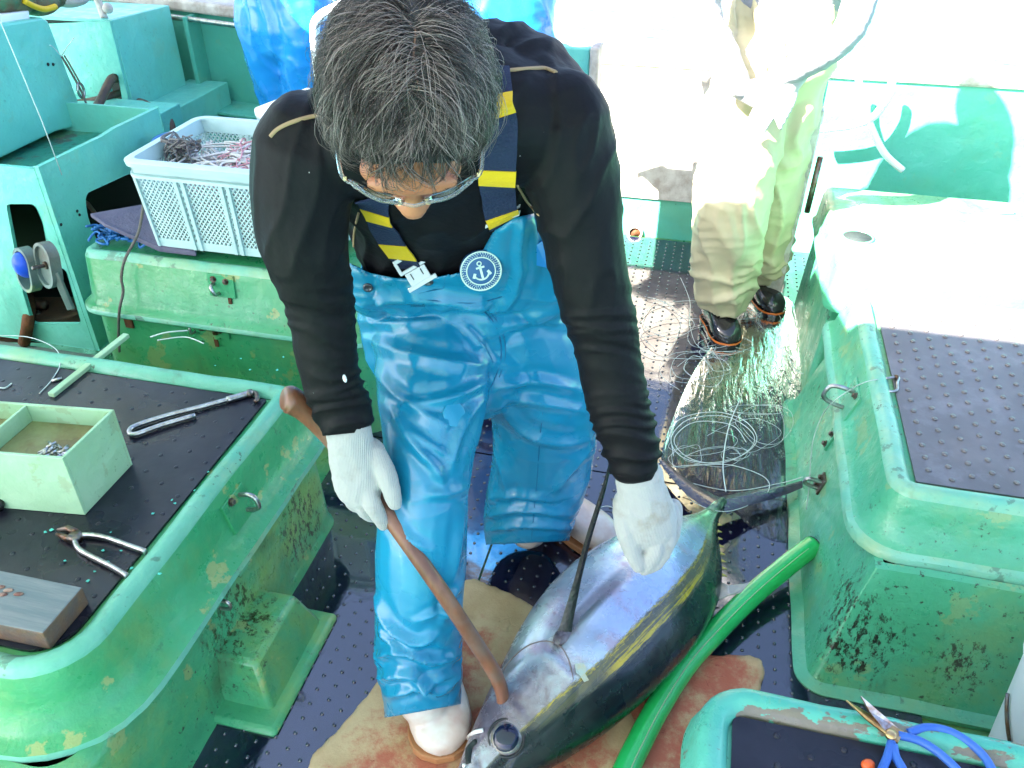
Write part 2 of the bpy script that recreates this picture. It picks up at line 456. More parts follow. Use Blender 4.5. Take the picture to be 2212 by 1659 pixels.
M['yellow'] = mat('yellow_band', (.72, .44, .012), .55, bump=.2, bscale=120)
M['buckle'] = mat('pale_grey_buckle', (.62, .63, .65), .35)
M['patch_navy'] = mat('navy_badge_print', (.02, .09, .24), .5)
M['patch_cream'] = mat('cream_badge_print', (.55, .68, .62), .5)
M['snap'] = mat('dull_snap', (.10, .10, .12), .35, .7)
M['thread'] = mat('dark_thread', (.004, .11, .23), .8)
def _glove():
    g = NT('white_knit_glove')
    w = g.node('ShaderNodeTexWave'); w.inputs['Scale'].default_value = 130; w.inputs['Distortion'].default_value = .6; w.wave_type = 'BANDS'; w.bands_direction = 'X'
    g.nt.links.new(g.tc.outputs['Object'], w.inputs['Vector'])
    c = g.mix(g.ramp(g.noise(14, 5, .6), .52, .72), (.37, .36, .355), (.27, .24, .205))
    n = g.bump(w.outputs['Fac'], .35, .0025)
    n = g.bump(g.noise(220, 3, .6), .3, .002, n)
    return g.out(c, .85, n, Sheen_Weight=.3, Specular_IOR_Level=.2)
M['glove'] = _glove()
def _skin():
    g = NT('tanned_skin')
    c = g.mix(g.ramp(g.noise(18, 5, .6), .35, .65), (.43, .165, .085), (.36, .12, .06))
    n = g.bump(g.noise(170, 4, .6), .18, .002)
    return g.out(c, .45, n, Subsurface_Weight=.12, Subsurface_Radius=(.01, .004, .002), Specular_IOR_Level=.45)
M['skin'] = _skin()
def _hair():
    g = NT('greying_hair')
    a = g.attr('grey')
    c = g.mix(g.ramp(a, .30, 1.0), (.026, .017, .016), (.38, .28, .265))
    return g.out(c, .42, Specular_IOR_Level=.5)
M['hair'] = _hair()
M['hair_under'] = mat('hair_base', (.034, .027, .024), .6, bump=.8, bscale=120)
M['lens'] = mat('clear_lens', (.95, .97, .97), .02, trans=1.0, ior=1.12)
M['clear_frame'] = mat('clear_frame_plastic', (.90, .92, .92), .06, trans=.93, ior=1.40)
M['brass'] = mat('brass_hinge', (.62, .50, .28), .25, 1.0)
M['boot_white'] = mat('white_boot_rubber', (.62, .59, .55), .3, bump=.05, coat=.3, col2=(.50, .36, .31), vscale=9)
M['boot_sole'] = mat('tan_boot_sole', (.34, .15, .065), .4, bump=.1)
M['boot_black'] = mat('black_boot_rubber', (.02, .018, .018), .2, coat=.5)
M['boot_orange'] = mat('orange_boot_trim', (.62, .15, .02), .4)
M['boot_navy'] = mat('navy_boot_rubber', (.012, .02, .06), .3)
M['eye_white'] = mat('eyeball', (.7, .68, .65), .2)
M['sc_brass'] = mat('brassy_blade', (.62, .42, .20), .32, 1.0, bump=.2, bscale=60, col2=(.36, .17, .07), vscale=40)
M['sc_steel'] = mat('rust_spotted_blade', (.55, .50, .48), .3, 1.0, bump=.2, bscale=60, col2=(.25, .08, .04), vscale=45)
M['sc_blue'] = mat('blue_dipped_handle', (.025, .10, .42), .4, bump=.2, bscale=60, col2=(.04, .13, .45), vscale=12)
M['orange_bead'] = mat('orange_bead', (.65, .10, .02), .25)
def _canvas():
    g = NT('awning_canvas')
    d = g.node('ShaderNodeBsdfDiffuse'); d.inputs['Color'].default_value = (.66, .65, .62, 1)
    t = g.node('ShaderNodeBsdfTranslucent'); t.inputs['Color'].default_value = (.66, .63, .58, 1)
    x = g.node('ShaderNodeMixShader'); x.inputs[0].default_value = .32
    g.nt.links.new(d.outputs[0], x.inputs[1]); g.nt.links.new(t.outputs[0], x.inputs[2])
    g.nt.links.new(x.outputs[0], g.nt.nodes['Material Output'].inputs['Surface'])
    return g.m
M['canvas'] = _canvas()
M['chip'] = mat('turquoise_paint_flake', (.08, .50, .42), .5)
M['sticker_blue'] = mat('blue_bucket_print', (.02, .25, .55), .4)

# ------------------------------------------------------------------ SETTING: sea, deck, hull, awning
def _sea():
    g = NT('sea_water')
    n = g.bump(g.noise(1.1, 4, .55, stretch=(1, 1.8, 1)), .9, .30)
    n = g.bump(g.noise(5.0, 4, .6, stretch=(1, 2.2, 1)), .55, .10, n)
    return g.out((.09, .22, .28), .12, n, Specular_IOR_Level=.6, IOR=1.33)
mb = MB()
mb.grid([[(x, y, -0.95) for y in (-800, -60, -8, 0, 3.8, 5, 8, 14, 30, 90, 400, 3000)] for x in (-2500, -300, -40, -10, -3, 0, 3, 10, 40, 300, 2500)])
tag(mb.build('sea', _sea()), 'bright rippled sea beyond the boat rail', 'sea', kind='structure')

mb = MB()
mb.box((-3.2, -1.4, -.10), (2.6, 3.62, -.012))
tag(mb.build('deck', M['paint_mould']), 'green boat deck under the black rubber mats', 'deck', kind='structure')

def smooth_step(x): x = np.clip(x, 0, 1); return x * x * (3 - 2 * x)
stud_me = None
def stud_mesh(r=.0048, h=.0030, seg=8):
    m = MB(); m.lathe((0, 0, 0), [(r, -.0005), (r * .9, h * .55), (r * .5, h * .95)], seg=seg)
    me = bpy.data.meshes.new('stud'); me.from_pydata(m.v, [], m.f)
    me.polygons.foreach_set('use_smooth', [True] * len(me.polygons)); return me
def studs(parent, pts, r, h, material, lim=300, own=True):
    """pts sorted nearest first: single stud objects, the rest joined"""
    base = stud_mesh(r, h); base.materials.append(material)
    for p in pts[:lim] if own else []:
        o = bpy.data.objects.new('stud', base); COL.objects.link(o); o.parent = parent; o.location = V(p) - wo(parent); WO[o.name] = V(p)
    rest = pts[lim:] if own else pts
    if len(rest):
        m = MB()
        for p in rest: m.lathe(p, [(r, -.0005), (r * .85, h * .6), (r * .35, h)], seg=6)
        s = m.build('studs', material, parent); s['kind'] = 'stuff'
def inframe(p, mgn=40):
    u, v = proj(p); return -mgn < u < 2212 + mgn and -mgn < v < 1659 + mgn
def deck_mat(x0, x1, y0, y1, label, pitch=.036, jx=0.0, lim=100):
    t = thing('rubber_mat', label, 'mat', ((x0 + x1) / 2, (y0 + y1) / 2, 0), group='studded rubber deck mats')
    m = MB(); nx, ny = int((x1 - x0) / .05) + 2, int((y1 - y0) / .05) + 2
    xs, ys = np.linspace(x0, x1, nx), np.linspace(y0, y1, ny)
    P = [[(x, y, .0) for y in ys] for x in xs]
    m.grid(P)
    # thin edge
    m.box((x0, y0, -.010), (x1, y1, -.0015))
    m.build('mat_sheet', M['deck_mat'], t, smooth=False)
    pts = []
    for i, x in enumerate(np.arange(x0 + .02 + jx, x1 - .012, pitch)):
        for y in np.arange(y0 + .02 + (pitch / 2 if i % 2 else 0), y1 - .012, pitch):
            if inframe((x, y, 0)): pts.append((x, y, 0))
    pts.sort(key=lambda p: p[0] ** 2 + p[1] ** 2)
    studs(t, pts, .0046, .0032, M['deck_mat'], lim)
deck_mat(-.95, -.42, .30, 1.846, 'black studded deck mat between the left hatch and the worker in blue', lim=120)
deck_mat(-.414, .60, .30, 1.846, 'wet black deck mat under the tuna and the green hose', jx=.008, lim=90)
deck_mat(-.95, .60, 1.852, 3.46, 'far black deck mat running back to the khaki trousered person', jx=.01, lim=90)

# bulwark along the far side
t = thing('bulwark', 'green steel bulwark with ribs and a weathered white cap along the far side', 'bulwark', (0, 3.5, 0))
def capz(x): return .705 - .066 * (x + .28) if x < -.5 else .84
m = MB()
xs = [-6.0, -3.5, -2.66, -1.84, -.9, -.62]
m.loft([[(x, 3.50, -.6), (x, 3.56, -.6), (x, 3.56, capz(x)), (x, 3.50, capz(x))] for x in xs]); m.build('wall_plate', M['paint_bulwark'], t, smooth=False)
m = MB(); m.loft([[(x, 3.46, capz(x)), (x, 3.62, capz(x)), (x, 3.62, capz(x) + .05), (x, 3.46, capz(x) + .05)] for x in xs]); m.build('cap_rail', M['cap_white'], t, smooth=False, bevel=.012)
m = MB(); m.loft([[(x, 3.33, capz(x) - .385), (x, 3.499, capz(x) - .385), (x, 3.499, capz(x) - .37), (x, 3.33, capz(x) - .37)] for x in xs]); m.build('stringer', M['paint_bulwark'], t, smooth=False, bevel=.004)
for x in (-3.35, -2.62, -2.27, -1.72, -1.1):
    m = MB(); m.box((x - .010, 3.36, -.05), (x + .010, 3.499, capz(x) - .388)); m.build('rib', M['paint_bulwark'], t, smooth=False, bevel=.003)
    m = MB(); m.box((x - .010, 3.40, capz(x) - .368), (x + .010, 3.499, capz(x) - .004)); m.build('rib', M['paint_bulwark'], t, smooth=False, bevel=.003)
m = MB(); m.tube([(x, 3.42, capz(x) - .015) for x in xs[:5]], .012, 8); m.build('pipe', M['steel'], t)
t2 = thing('bulwark', 'sunlit low bulwark behind the khaki trousered person', 'bulwark', (.6, 3.5, 0))
m = MB(); m.box((-.60, 3.50, -.6), (3.6, 3.56, .72)); m.build('wall_plate', M['paint_bulwark'], t2, smooth=False)
m = MB(); m.box((-.56, 3.490, .17), (.40, 3.499, .718)); m.build('white_panel', M['cap_white'], t2, smooth=False, bevel=.003)
sc0 = PY(1372, 503, 3.497)
m = MB(); m.lathe(sc0, [(.036, -.01), (.036, .006), (.026, .008), (.024, -.002)], (0, -1, 0), 20, cap0=False, cap1=False); m.build('scupper_ring', M['cap_white'], t2)
m = MB(); m.lathe(sc0, [(.025, 0), (.025, .001)], (0, -1, 0), 16); m.build('scupper_hole', M['rust'], t2)
m = MB(); m.box((-.60, 3.488, .72), (3.6, 3.62, .775)); m.build('cap_rail', M['cap_white'], t2, smooth=False, bevel=.012)
t3 = thing('gate_post', 'turquoise gate post with rusty edge behind the right shoulder of the worker', 'post', (-.5, 3.05, 0))
pa, pb = PY(1190, 96, 3.05), PY(1290, 98, 3.05)
m = MB(); m.box((pa[0], 3.02, 0), (pb[0] - .02, 3.09, pa[2])); m.build('post_body', M['paint_cab'], t3, smooth=False, bevel=.006)
m = MB(); m.box((pb[0] - .017, 3.0, 0), (pb[0] + .015, 3.11, pa[2] + .01)); m.build('edge_strip', M['cap_white'], t3, smooth=False, bevel=.008)

# awning over the working deck (out of the picture): casts the shade
t = thing('awning', 'pale canvas awning stretched over the working deck', 'awning', (-1, 0, 2.2))
ZA = 2.25
def up_sun(p, z=ZA):
    k = (z - p[2]) / SUN_DIR.z; return (p[0] + SUN_DIR.x * k, p[1] + SUN_DIR.y * k)
edge = [up_sun(p) for p in ((2.9, 2.08, .45), (.40, 2.10, .45), (.27, 2.66, .45), (-.45, 2.72, .45), (-1.0, 2.85, .45), (-1.15, 3.4, .45), (-1.3, 5.2, .45))]
outline = [(*e, ZA) for e in edge] + [(-4.2, edge[-1][1], ZA), (-4.2, -2.2, ZA), (edge[0][0], -2.2, ZA)]
m = MB(); m.slab(outline, .004, (0, 0, 1)); m.build('canvas', M['canvas'], t, smooth=False)
for px, py in ((edge[0][0] - .05, -1.3), (-3.1, 3.3), (-3.1, -1.3)):
    m = MB(); m.tube([(px, py, -.01), (px, py, ZA)], .025, 10); m.build('pole', M['steel'], t)
# ------------------------------------------------------------------ HATCHES (rounded FRP boxes lofted from outline rings)
def rr(x0, x1, y0, y1, r, off, z, step=.05, n=7, wob=.0):
    """rounded rectangle ring, offset outwards by off"""
    x0, x1, y0, y1 = x0 - off, x1 + off, y0 - off, y1 + off
    rs4 = [max(q + off, .004) for q in (r if isinstance(r, tuple) else (r,) * 4)]; pts = []      # near right, far right, far left, near left
    for sx, sy, a0, r in ((1, 0, -90, rs4[0]), (1, 1, 0, rs4[1]), (0, 1, 90, rs4[2]), (0, 0, 180, rs4[3])):
        cx, cy = (x1 - r if sx else x0 + r), (y1 - r if sy else y0 + r)
        for k in range(n + 1):
            a = math.radians(a0 + 90 * k / n); pts.append((cx + r * math.cos(a), cy + r * math.sin(a)))
    out = []
    for i, p in enumerate(pts):
        q = pts[(i + 1) % len(pts)]
        out.append(p)
        if i % (n + 1) == n:
            L = math.hypot(q[0] - p[0], q[1] - p[1]); c = 26
            for k in range(1, c): out.append((p[0] + (q[0] - p[0]) * k / c, p[1] + (q[1] - p[1]) * k / c))
    P = np.array([(x, y, z) for x, y in out])
    if wob:
        w = pnoise(P * [7, 7, 9] + 3) * wob; w2 = pnoise(P * [9, 9, 9] + 31) * wob
        P = P + np.c_[w, w2, pnoise(P * [8, 8, 3] + 63) * wob * .7]
    return list(P)
def ring_obj(name, rect, prof, m_, parent, wob=.004, cap1=False, cap0=False, auto=50, rim=None):
    m = MB(); R_ = [rr(*rect, off, z, wob=wob) for off, z in prof]; m.loft(R_, 0, cap0, cap1)
    if rim:                                   # top rim and lip take a paler, chipped paint
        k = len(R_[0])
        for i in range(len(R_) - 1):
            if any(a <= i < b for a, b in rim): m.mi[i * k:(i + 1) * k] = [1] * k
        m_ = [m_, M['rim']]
    return m.build(name, m_, parent, auto=auto)
def bolt(p, n, parent, r=.007, material=None, name='bolt'):
    m = MB(); p = V(p); n = unit(n)
    m.lathe(p, [(r * 1.5, -.002), (r * 1.5, .002)], n, 10)
    m.lathe(p + n * .002, [(r, 0), (r, .006), (r * .8, .0075)], n, 6)
    return m.build(name, material or M['steel_dark'], parent, smooth=False)
def frame_on(n, up=(0, 0, 1)):
    n = unit(n); s = unit(np.cross(up, n)); return s, np.cross(n, s), n      # right, up, normal
def latch(parent, b, u, v, w, h, loop=None, bolts=(), tilt=0, pm=None, lm=None):
    """plate with bolts and a bent rod loop, seated on the surface seen at u, v"""
    p, n = hit(b, u, v)
    r, up, n = frame_on(n)
    c, s_ = math.cos(tilt), math.sin(tilt); r, up = r * c + up * s_, up * c - r * s_
    m = MB(); m.obox(p + n * .001, r * w / 2, up * h / 2, n * .005); pl = m.build('latch_plate', pm or M['paint_lid'], parent, smooth=False, bevel=.0015)
    for bx, by in bolts: bolt(p + r * bx + up * by + n * .006, n, pl, .0065)
    if loop:
        a0, a1, out, rad = loop
        q0, q1 = p + r * a0[0] + up * a0[1] + n * .003, p + r * a1[0] + up * a1[1] + n * .003
        mid = (q0 + q1) / 2
        path = cr([q0, q0 + n * out * .6, q0 * .8 + q1 * .2 + n * out, q0 * .2 + q1 * .8 + n * out, q1 + n * out * .6, q1], 4)
        m = MB(); m.tube(path, rad, 8); m.build('latch_loop', lm or M['steel'], pl)
    return pl

# --- left foreground hatch
RL = (-2.7, -.86, .52, 1.50, (.11, .045, .05, .05))
lh = thing('fish_hatch', 'green fish hatch in the left foreground with black mat and tools on its lid', 'hatch', (-1.6, 1.05, 0), group='raised fish hatches')
lb = ring_obj('hatch_base', RL, [(.006, -.01), (.012, .0), (.006, .012), (0, .03), (-.012, .25), (-.02, .262), (-.05, .264)], M['paint_mould'], lh, .007)
LIDL = (-2.7, -.86, .585, 1.56, (.175, .085, .1, .1))
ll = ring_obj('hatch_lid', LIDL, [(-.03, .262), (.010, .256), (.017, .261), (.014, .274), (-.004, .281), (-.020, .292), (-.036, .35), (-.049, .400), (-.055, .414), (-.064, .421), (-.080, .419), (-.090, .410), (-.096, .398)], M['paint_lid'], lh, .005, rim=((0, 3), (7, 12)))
m = MB(); m.add([tuple(p) for p in rr(*LIDL, -.096, .3975)], [tuple(range(132 if False else len(rr(*LIDL, -.096, .3975))))]); m.build('lid_panel', M['paint_lid'], ll, smooth=False)
def flat_mat(name, label, rect, off, z, t_, material, group=None, own=True, pitch=.044, sr=.0062, sh=.0028, lim=300, yr=None, cat='mat', wave=0):
    th = thing(name, label, cat, ((rect[0] + rect[1]) / 2, (rect[2] + rect[3]) / 2, z), group)
    ring = rr(*rect, off, z)
    m = MB(); n = len(ring)
    top = [p + V((0, 0, t_)) for p in ring]
    m.loft([ring, top], 0, False, True); m.build('mat_sheet', material, th, smooth=False)
    x0, x1, y0, y1, r = rect; r = max(r) if isinstance(r, tuple) else r; pts = []
    for i, x in enumerate(np.arange(x1 + off - .02, x0 - off + .02, -pitch)):
        for y in np.arange(y0 - off + .022 + (pitch / 2 if i % 2 else 0), y1 + off - .015, pitch):
            if (x > x1 + off - r * .45 or x < x0 - off + r * .45) and y < y0 - off + r * .45: continue
            if inframe((x, y, z), 10): pts.append((x, y, z + t_))
    pts.sort(key=lambda p: p[0] ** 2 + p[1] ** 2)
    studs(th, pts, sr, sh, material, lim, own)
    return th
lm_t = flat_mat('rubber_mat', 'black rubber mat with faint studs lying in the lid of the left hatch', LIDL, -.105, .399, .006, M['hatch_mat'], 'rubber mats on the hatch lids', pitch=.055, sr=.0055, sh=.0012, lim=200)
ZLM = .405
bl = bvh_of(ll); bb = bvh_of(lb)
latch(lh, bl, 512, 1098, .085, .075, loop=((.018, .022), (.018, -.020), .038, .0055), bolts=((-.012, .028),))
latch(lh, bb, 507, 1205, .05, .07, bolts=((0, .018), (.0, -.012)), pm=M['paint_mould'])
latch(lh, bb, 470, 1300, .045, .05, loop=((-.004, .010), (-.004, -.014), .026, .004), bolts=((.010, .028),), pm=M['paint_mould'])
# moulded foot on the base side
fz0 = PZ(600, 1555, 0)
m = MB()
def blk(y0, y1, y0b, y1b, x0, x1, xb, z): return [(x0, y0b, -.005), (xb, y0b, -.005), (xb, y1b, -.005), (x0, y1b, -.005), (x0, y0, z), (x1, y0, z), (x1, y1, z), (x0, y1, z)]
m.hexa(blk(.935, 1.125, .90, 1.16, -.90, -.775, -.735, .125)); m.hexa(blk(.86, 1.18, .855, 1.185, -.90, -.715, -.71, .016))
m.build('moulded_foot', M['paint_mould'], lh, smooth=True, bevel=.016, auto=60)

# batten on the mat
a, b_ = PZ(275, 728, ZLM), PZ(112, 858, ZLM)
dirn = unit(b_ - a); sd = np.cross(dirn, (0, 0, 1)) * .009
m = MB(); m.obox((a + b_) / 2 + V((0, 0, .006)), (b_ - a) / 2, sd, (0, 0, .006))
tag(m.build('wooden_batten', M['pale_wood'], smooth=False, bevel=.002), 'thin pale green batten across the black mat of the left hatch', 'batten')

# --- second hatch (behind the left one, carries the crate)
R2 = (-1.79, -.86, 1.86, 2.75, .06)
h2 = thing('fish_hatch', 'two tier green hatch with rusty latch plates carrying the blue white crate', 'hatch', (-1.3, 2.3, 0), group='raised fish hatches')
b2 = ring_obj('hatch_base', R2, [(.004, -.01), (0, .01), (-.01, .305), (-.03, .31)], M['paint_hatch'], h2, .005)
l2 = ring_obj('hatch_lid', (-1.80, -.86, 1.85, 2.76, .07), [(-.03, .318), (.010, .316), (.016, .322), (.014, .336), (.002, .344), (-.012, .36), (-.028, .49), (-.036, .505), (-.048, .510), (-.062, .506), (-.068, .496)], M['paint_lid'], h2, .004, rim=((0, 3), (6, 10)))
m = MB(); rg = rr(-1.80, -.86, 1.85, 2.76, .07, -.066, .497); m.add(rg, [tuple(range(len(rg)))]); m.build('lid_panel', M['paint_lid'], l2, smooth=False)
bv2, bvb2 = bvh_of(l2), bvh_of(b2)
latch(h2, bv2, 480, 617, .082, .068, loop=((-.022, .006), (-.010, -.022), .024, .0055), bolts=((-.022, .020), (.016, .016)))
latch(h2, bvb2, 458, 712, .115, .045, loop=((-.058, .012), (-.056, -.012), .022, .004), bolts=((-.030, .004), (.030, .004)), pm=M['paint_hatch'])
latch(h2, bvb2, 468, 716, .020, .052, bolts=((.0, .0),), pm=M['paint_hatch'])
latch(h2, bvb2, 278, 690, .028, .055, loop=((-.008, .02), (.012, .02), .020, .004), pm=M['rust'])
for (u, v, w_, h_) in ((497, 642, .005, .02), (468, 735, .006, .02)):
    p, n = hit(bv2 if v < 680 else bvb2, u, v, .003)
    r_, up_, n_ = frame_on(n)
    m = MB(); m.obox(p, r_ * w_, up_ * h_, n_ * .002); m.build('rust_flake', M['rust'], h2, smooth=False)

# --- right hatch
RR_ = (.372, 2.6, 1.262, 2.33, .03)
rh = thing('fish_hatch', 'turquoise hatch at the right with a dry grey studded mat and steel catches', 'hatch', (1.3, 1.7, 0), group='raised fish hatches')
# the wall leans inwards more towards its top
rb = ring_obj('hatch_base', RR_, [(.032, -.01), (.034, .004), (.006, .012), (.0, .03), (-.045, .20), (-.075, .30), (-.09, .305)], M['paint_right'], rh, .006)
LR = (.405, 2.6, 1.365, 2.33, (.1, .1, .05, .10))
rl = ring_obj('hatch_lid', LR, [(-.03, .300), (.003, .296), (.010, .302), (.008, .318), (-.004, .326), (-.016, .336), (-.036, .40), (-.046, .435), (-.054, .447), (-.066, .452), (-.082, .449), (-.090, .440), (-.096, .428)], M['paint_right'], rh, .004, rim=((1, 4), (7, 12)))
rg = rr(*LR, -.095, .4275); m = MB(); m.add(rg, [tuple(range(len(rg)))]); m.build('lid_panel', M['paint_right'], rl, smooth=False)
rm_t = flat_mat('rubber_mat', 'dry grey studded mat on the lid of the turquoise right hatch', (.405, 2.6, 1.365, 2.33, (.085, .085, .03, .085)), -.105, .430, .006, M['dry_mat'], 'rubber mats on the hatch lids', pitch=.043, sr=.0068, sh=.0042, lim=300)
ZRM = .436
br, brb = bvh_of(rl), bvh_of(rb)
latch(rh, br, 1838, 866, .10, .085, loop=((.0, .026), (.0, -.026), .062, .0058), bolts=((.022, .03),), pm=M['paint_right'])
latch(rh, brb, 1795, 950, .03, .06, bolts=((0, .018), (0, -.018)), pm=M['paint_right'])
pl = latch(rh, brb, 1775, 1045, .04, .05, loop=((.008, .01), (.008, -.012), .040, .0055), bolts=((-.008, .014), (-.008, -.012)), pm=M['steel_dark'])

# --- sunlit hatch further back at the right
sh_ = thing('fish_hatch', 'overexposed sunlit hatch behind the grey studded mat', 'hatch', (1.3, 2.6, 0), group='raised fish hatches')
sb = ring_obj('hatch_base', (.40, 2.6, 2.36, 3.05, .03), [(0, -.01), (-.02, .33), (-.04, .335)], M['paint_right'], sh_, .005)
sl = ring_obj('hatch_lid', (.40, 2.6, 2.352, 3.06, .05), [(-.03, .336), (.004, .334), (.006, .348), (-.004, .36), (-.014, .445), (-.022, .462), (-.04, .468)], M['paint_right'], sh_, .005, cap1=True)
pz = PZ(1853, 512, .470)
m = MB(); m.lathe(pz, [(.050, -.004), (.050, .003), (.044, .003), (.043, -.0005)], seg=20, cap0=False, cap1=False); m.build('finger_hole_rim', M['paint_right'], sl)
m = MB(); m.lathe(pz, [(.043, .0), (.043, .001)], seg=20); m.build('finger_hole', M['dark_void'], sl)

# --- small hatch in the right foreground
RS = (.10, 1.6, .20, .905, .085)
hs = thing('bait_hatch', 'small hatch with flaking turquoise rim in the right foreground holding scissors', 'hatch', (.5, .6, 0), group='raised fish hatches')
ring_obj('hatch_base', (.13, 1.6, .2, .88, .05), [(.0, -.01), (0, .33), (-.02, .335)], M['paint_small'], hs, .004)
sl_ = ring_obj('hatch_lid', RS, [(-.02, .330), (.008, .327), (.014, .333), (.012, .35), (.004, .37), (-.004, .405), (-.012, .418), (-.024, .423), (-.038, .420), (-.046, .412), (-.052, .398)], M['paint_small'], hs, .006)
rg = rr(*RS, -.050, .3965); m = MB(); m.add(rg, [tuple(range(len(rg)))]); m.build('lid_panel', M['paint_small'], sl_, smooth=False)
flat_mat('rubber_mat', 'small wet black mat with sparse studs in the flaking rim hatch', (.10, 1.6, .20, .905, .07), -.056, .398, .006, M['hatch_mat'], 'rubber mats on the hatch lids', pitch=.050, sr=.0058, sh=.0026, lim=60)
ZSM = .404

# ------------------------------------------------------------------ LEFT BACK: cabinets
def holed_face(poly_uv, holes, to3, thick, nrm, seg=6):
    """flat sheet with openings: triangulated between outline and holes; returns MB"""
    bm = bmesh.new()
    def loop(pts):
        vs = [bm.verts.new(p) for p in pts]
        return [bm.edges.new((vs[i], vs[(i + 1) % len(vs)])) for i in range(len(vs))]
    es = loop(poly_uv)
    for h in holes: es += loop(h)
    bmesh.ops.triangle_fill(bm, use_beauty=True, edges=es, normal=nrm)
    bm.verts.index_update()
    vs = [tuple(v.co) for v in bm.verts]; fs = [tuple(v.index for v in f.verts) for f in bm.faces]
    eb = [(e.verts[0].index, e.verts[1].index, [v.index for v in e.link_faces[0].verts]) for e in bm.edges if len(e.link_faces) == 1]
    bm.free()
    m = MB(); n = len(vs); nv = V(nrm) * thick
    fn = lambda f: np.cross(V(vs[f[1]]) - V(vs[f[0]]), V(vs[f[2]]) - V(vs[f[0]])) @ V(nrm)
    fs = [f if fn(f) > 0 else f[::-1] for f in fs]
    m.add(vs + [tuple(V(p) - nv) for p in vs], fs + [tuple(i + n for i in f[::-1]) for f in fs] + [(a, b, b + n, a + n) for a, b, _ in eb])
    return m
def rpoly(pts, r=.02, n=4):
    P = [V(p) for p in pts]; out = []
    for i in range(len(P)):
        a, b, c = P[i - 1], P[i], P[(i + 1) % len(P)]
        d1, d2 = unit(a - b), unit(c - b)
        rr_ = min(r, np.linalg.norm(a - b) * .45, np.linalg.norm(c - b) * .45)
        p, q = b + d1 * rr_, b + d2 * rr_
        for k in range(n + 1):
            t = k / n; out.append((1 - t) ** 2 * p + 2 * t * (1 - t) * b + t * t * q)
    return out
XC, YC = -1.93, 2.0
cab = thing('machinery_cabinet', 'turquoise machinery cabinet with tray top and rounded openings at the left', 'cabinet', (XC - .4, 2.3, 0))
YB = 2.62
rf = [(XC, YC, .06), (XC, YB, .06), (XC, YB, .70), (XC, YB - .25, .705), (XC, YC + .30, .70), (XC, YC, .705)]
rhole = rpoly([PX(188, 470, XC), PX(182, 418, XC), PX(285, 372, XC), PX(312, 400, XC), PX(322, 470, XC), PX(225, 560, XC)], .03)
holed_face(rf, [rhole], None, .012, (1, 0, 0)).build('side_panel', M['paint_cab'], cab, smooth=False, bevel=.0025)
ff = [(XC - .014, YC, .06), (XC - .014, YC, .70), (XC - .9, YC, .69), (XC - .9, YC, .06)]
fhole = rpoly([PY(12, 440, YC), PY(75, 440, YC), PY(92, 478, YC), PY(110, 575, YC), PY(142, 580, YC), PY(176, 700, YC), PY(70, 700, YC), PY(48, 625, YC)], .02)
holed_face(ff, [fhole], None, .012, (0, -1, 0)).build('front_panel', M['paint_cab'], cab, smooth=False, bevel=.0025)
m = MB(); m.box((XC - .9, YC + .013, .06), (XC - .86, YB, .60)); m.box((XC - .86, YB - .012, .06), (XC - .014, YB, .695)); m.build('rear_panel', M['paint_cab'], cab, smooth=False)
m = MB(); m.grid([[(x, y, .600 + .01 * math.sin(x * 9)) for y in np.linspace(YC + .013, YB - .013, 6)] for x in np.linspace(XC - .9, XC - .013, 8)]); m.build('tray_floor', paint('stained_tray_paint', (.035, .25, .17), (.05, .28, .2), stain=(.13, .17, .03), stain_amt=.9, dirt=.7, chip=.7, chipcol=(.10, .07, .06), off=50, rough=.4), cab)
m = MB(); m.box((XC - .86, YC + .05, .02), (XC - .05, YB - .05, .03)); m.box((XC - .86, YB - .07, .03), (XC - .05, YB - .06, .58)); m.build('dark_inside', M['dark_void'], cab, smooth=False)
m = MB(); m.tube(cr([(XC - .05, 2.15, .30), (XC - .06, 2.20, .50), (XC - .07, 2.26, .42), (XC - .06, 2.30, .30)], 5), .008, 6); m.build('inner_cable', M['hose_brown'], cab)
m = MB(); m.box((XC - .86, YC - .32, .0), (XC + .02, YC - .012, .05)); m.build('plinth', M['winch'], cab, smooth=False, bevel=.004)
for (u, v) in ((167, 456), (172, 464), (132, 485)):
    p = PX(u, v, XC + .001); m = MB(); m.lathe(p, [(.005, -.001), (.005, .0008)], (1, 0, 0), 8); m.build('screw_hole', M['dark_void'], cab)

# tall sloping panel on the tray
up = thing('control_cabinet', 'plain turquoise upper cabinet standing behind the tray at far left', 'cabinet', (-2.5, 2.6, .6))
XU = -2.30
pts = [PX(-60, 62, XU), PX(92, 38, XU), PX(104, 44, XU), PX(113, 66, XU), PX(188, 268, XU), PX(122, 284, XU), PX(-60, 372, XU)]
m = MB(); m.slab(pts, -.30, (1, 0, 0)); m.build('cabinet_body', M['paint_cab'], up, smooth=False, bevel=.008)
for (u, v, dz) in ((104, 139, 0), (115, 139, 0)):
    p = PX(u, v, XU + .001); m = MB(); m.lathe(p, [(.006, -.001), (.006, .001)], (1, 0, 0), 8); m.build('screw_hole', M['dark_void'], up)
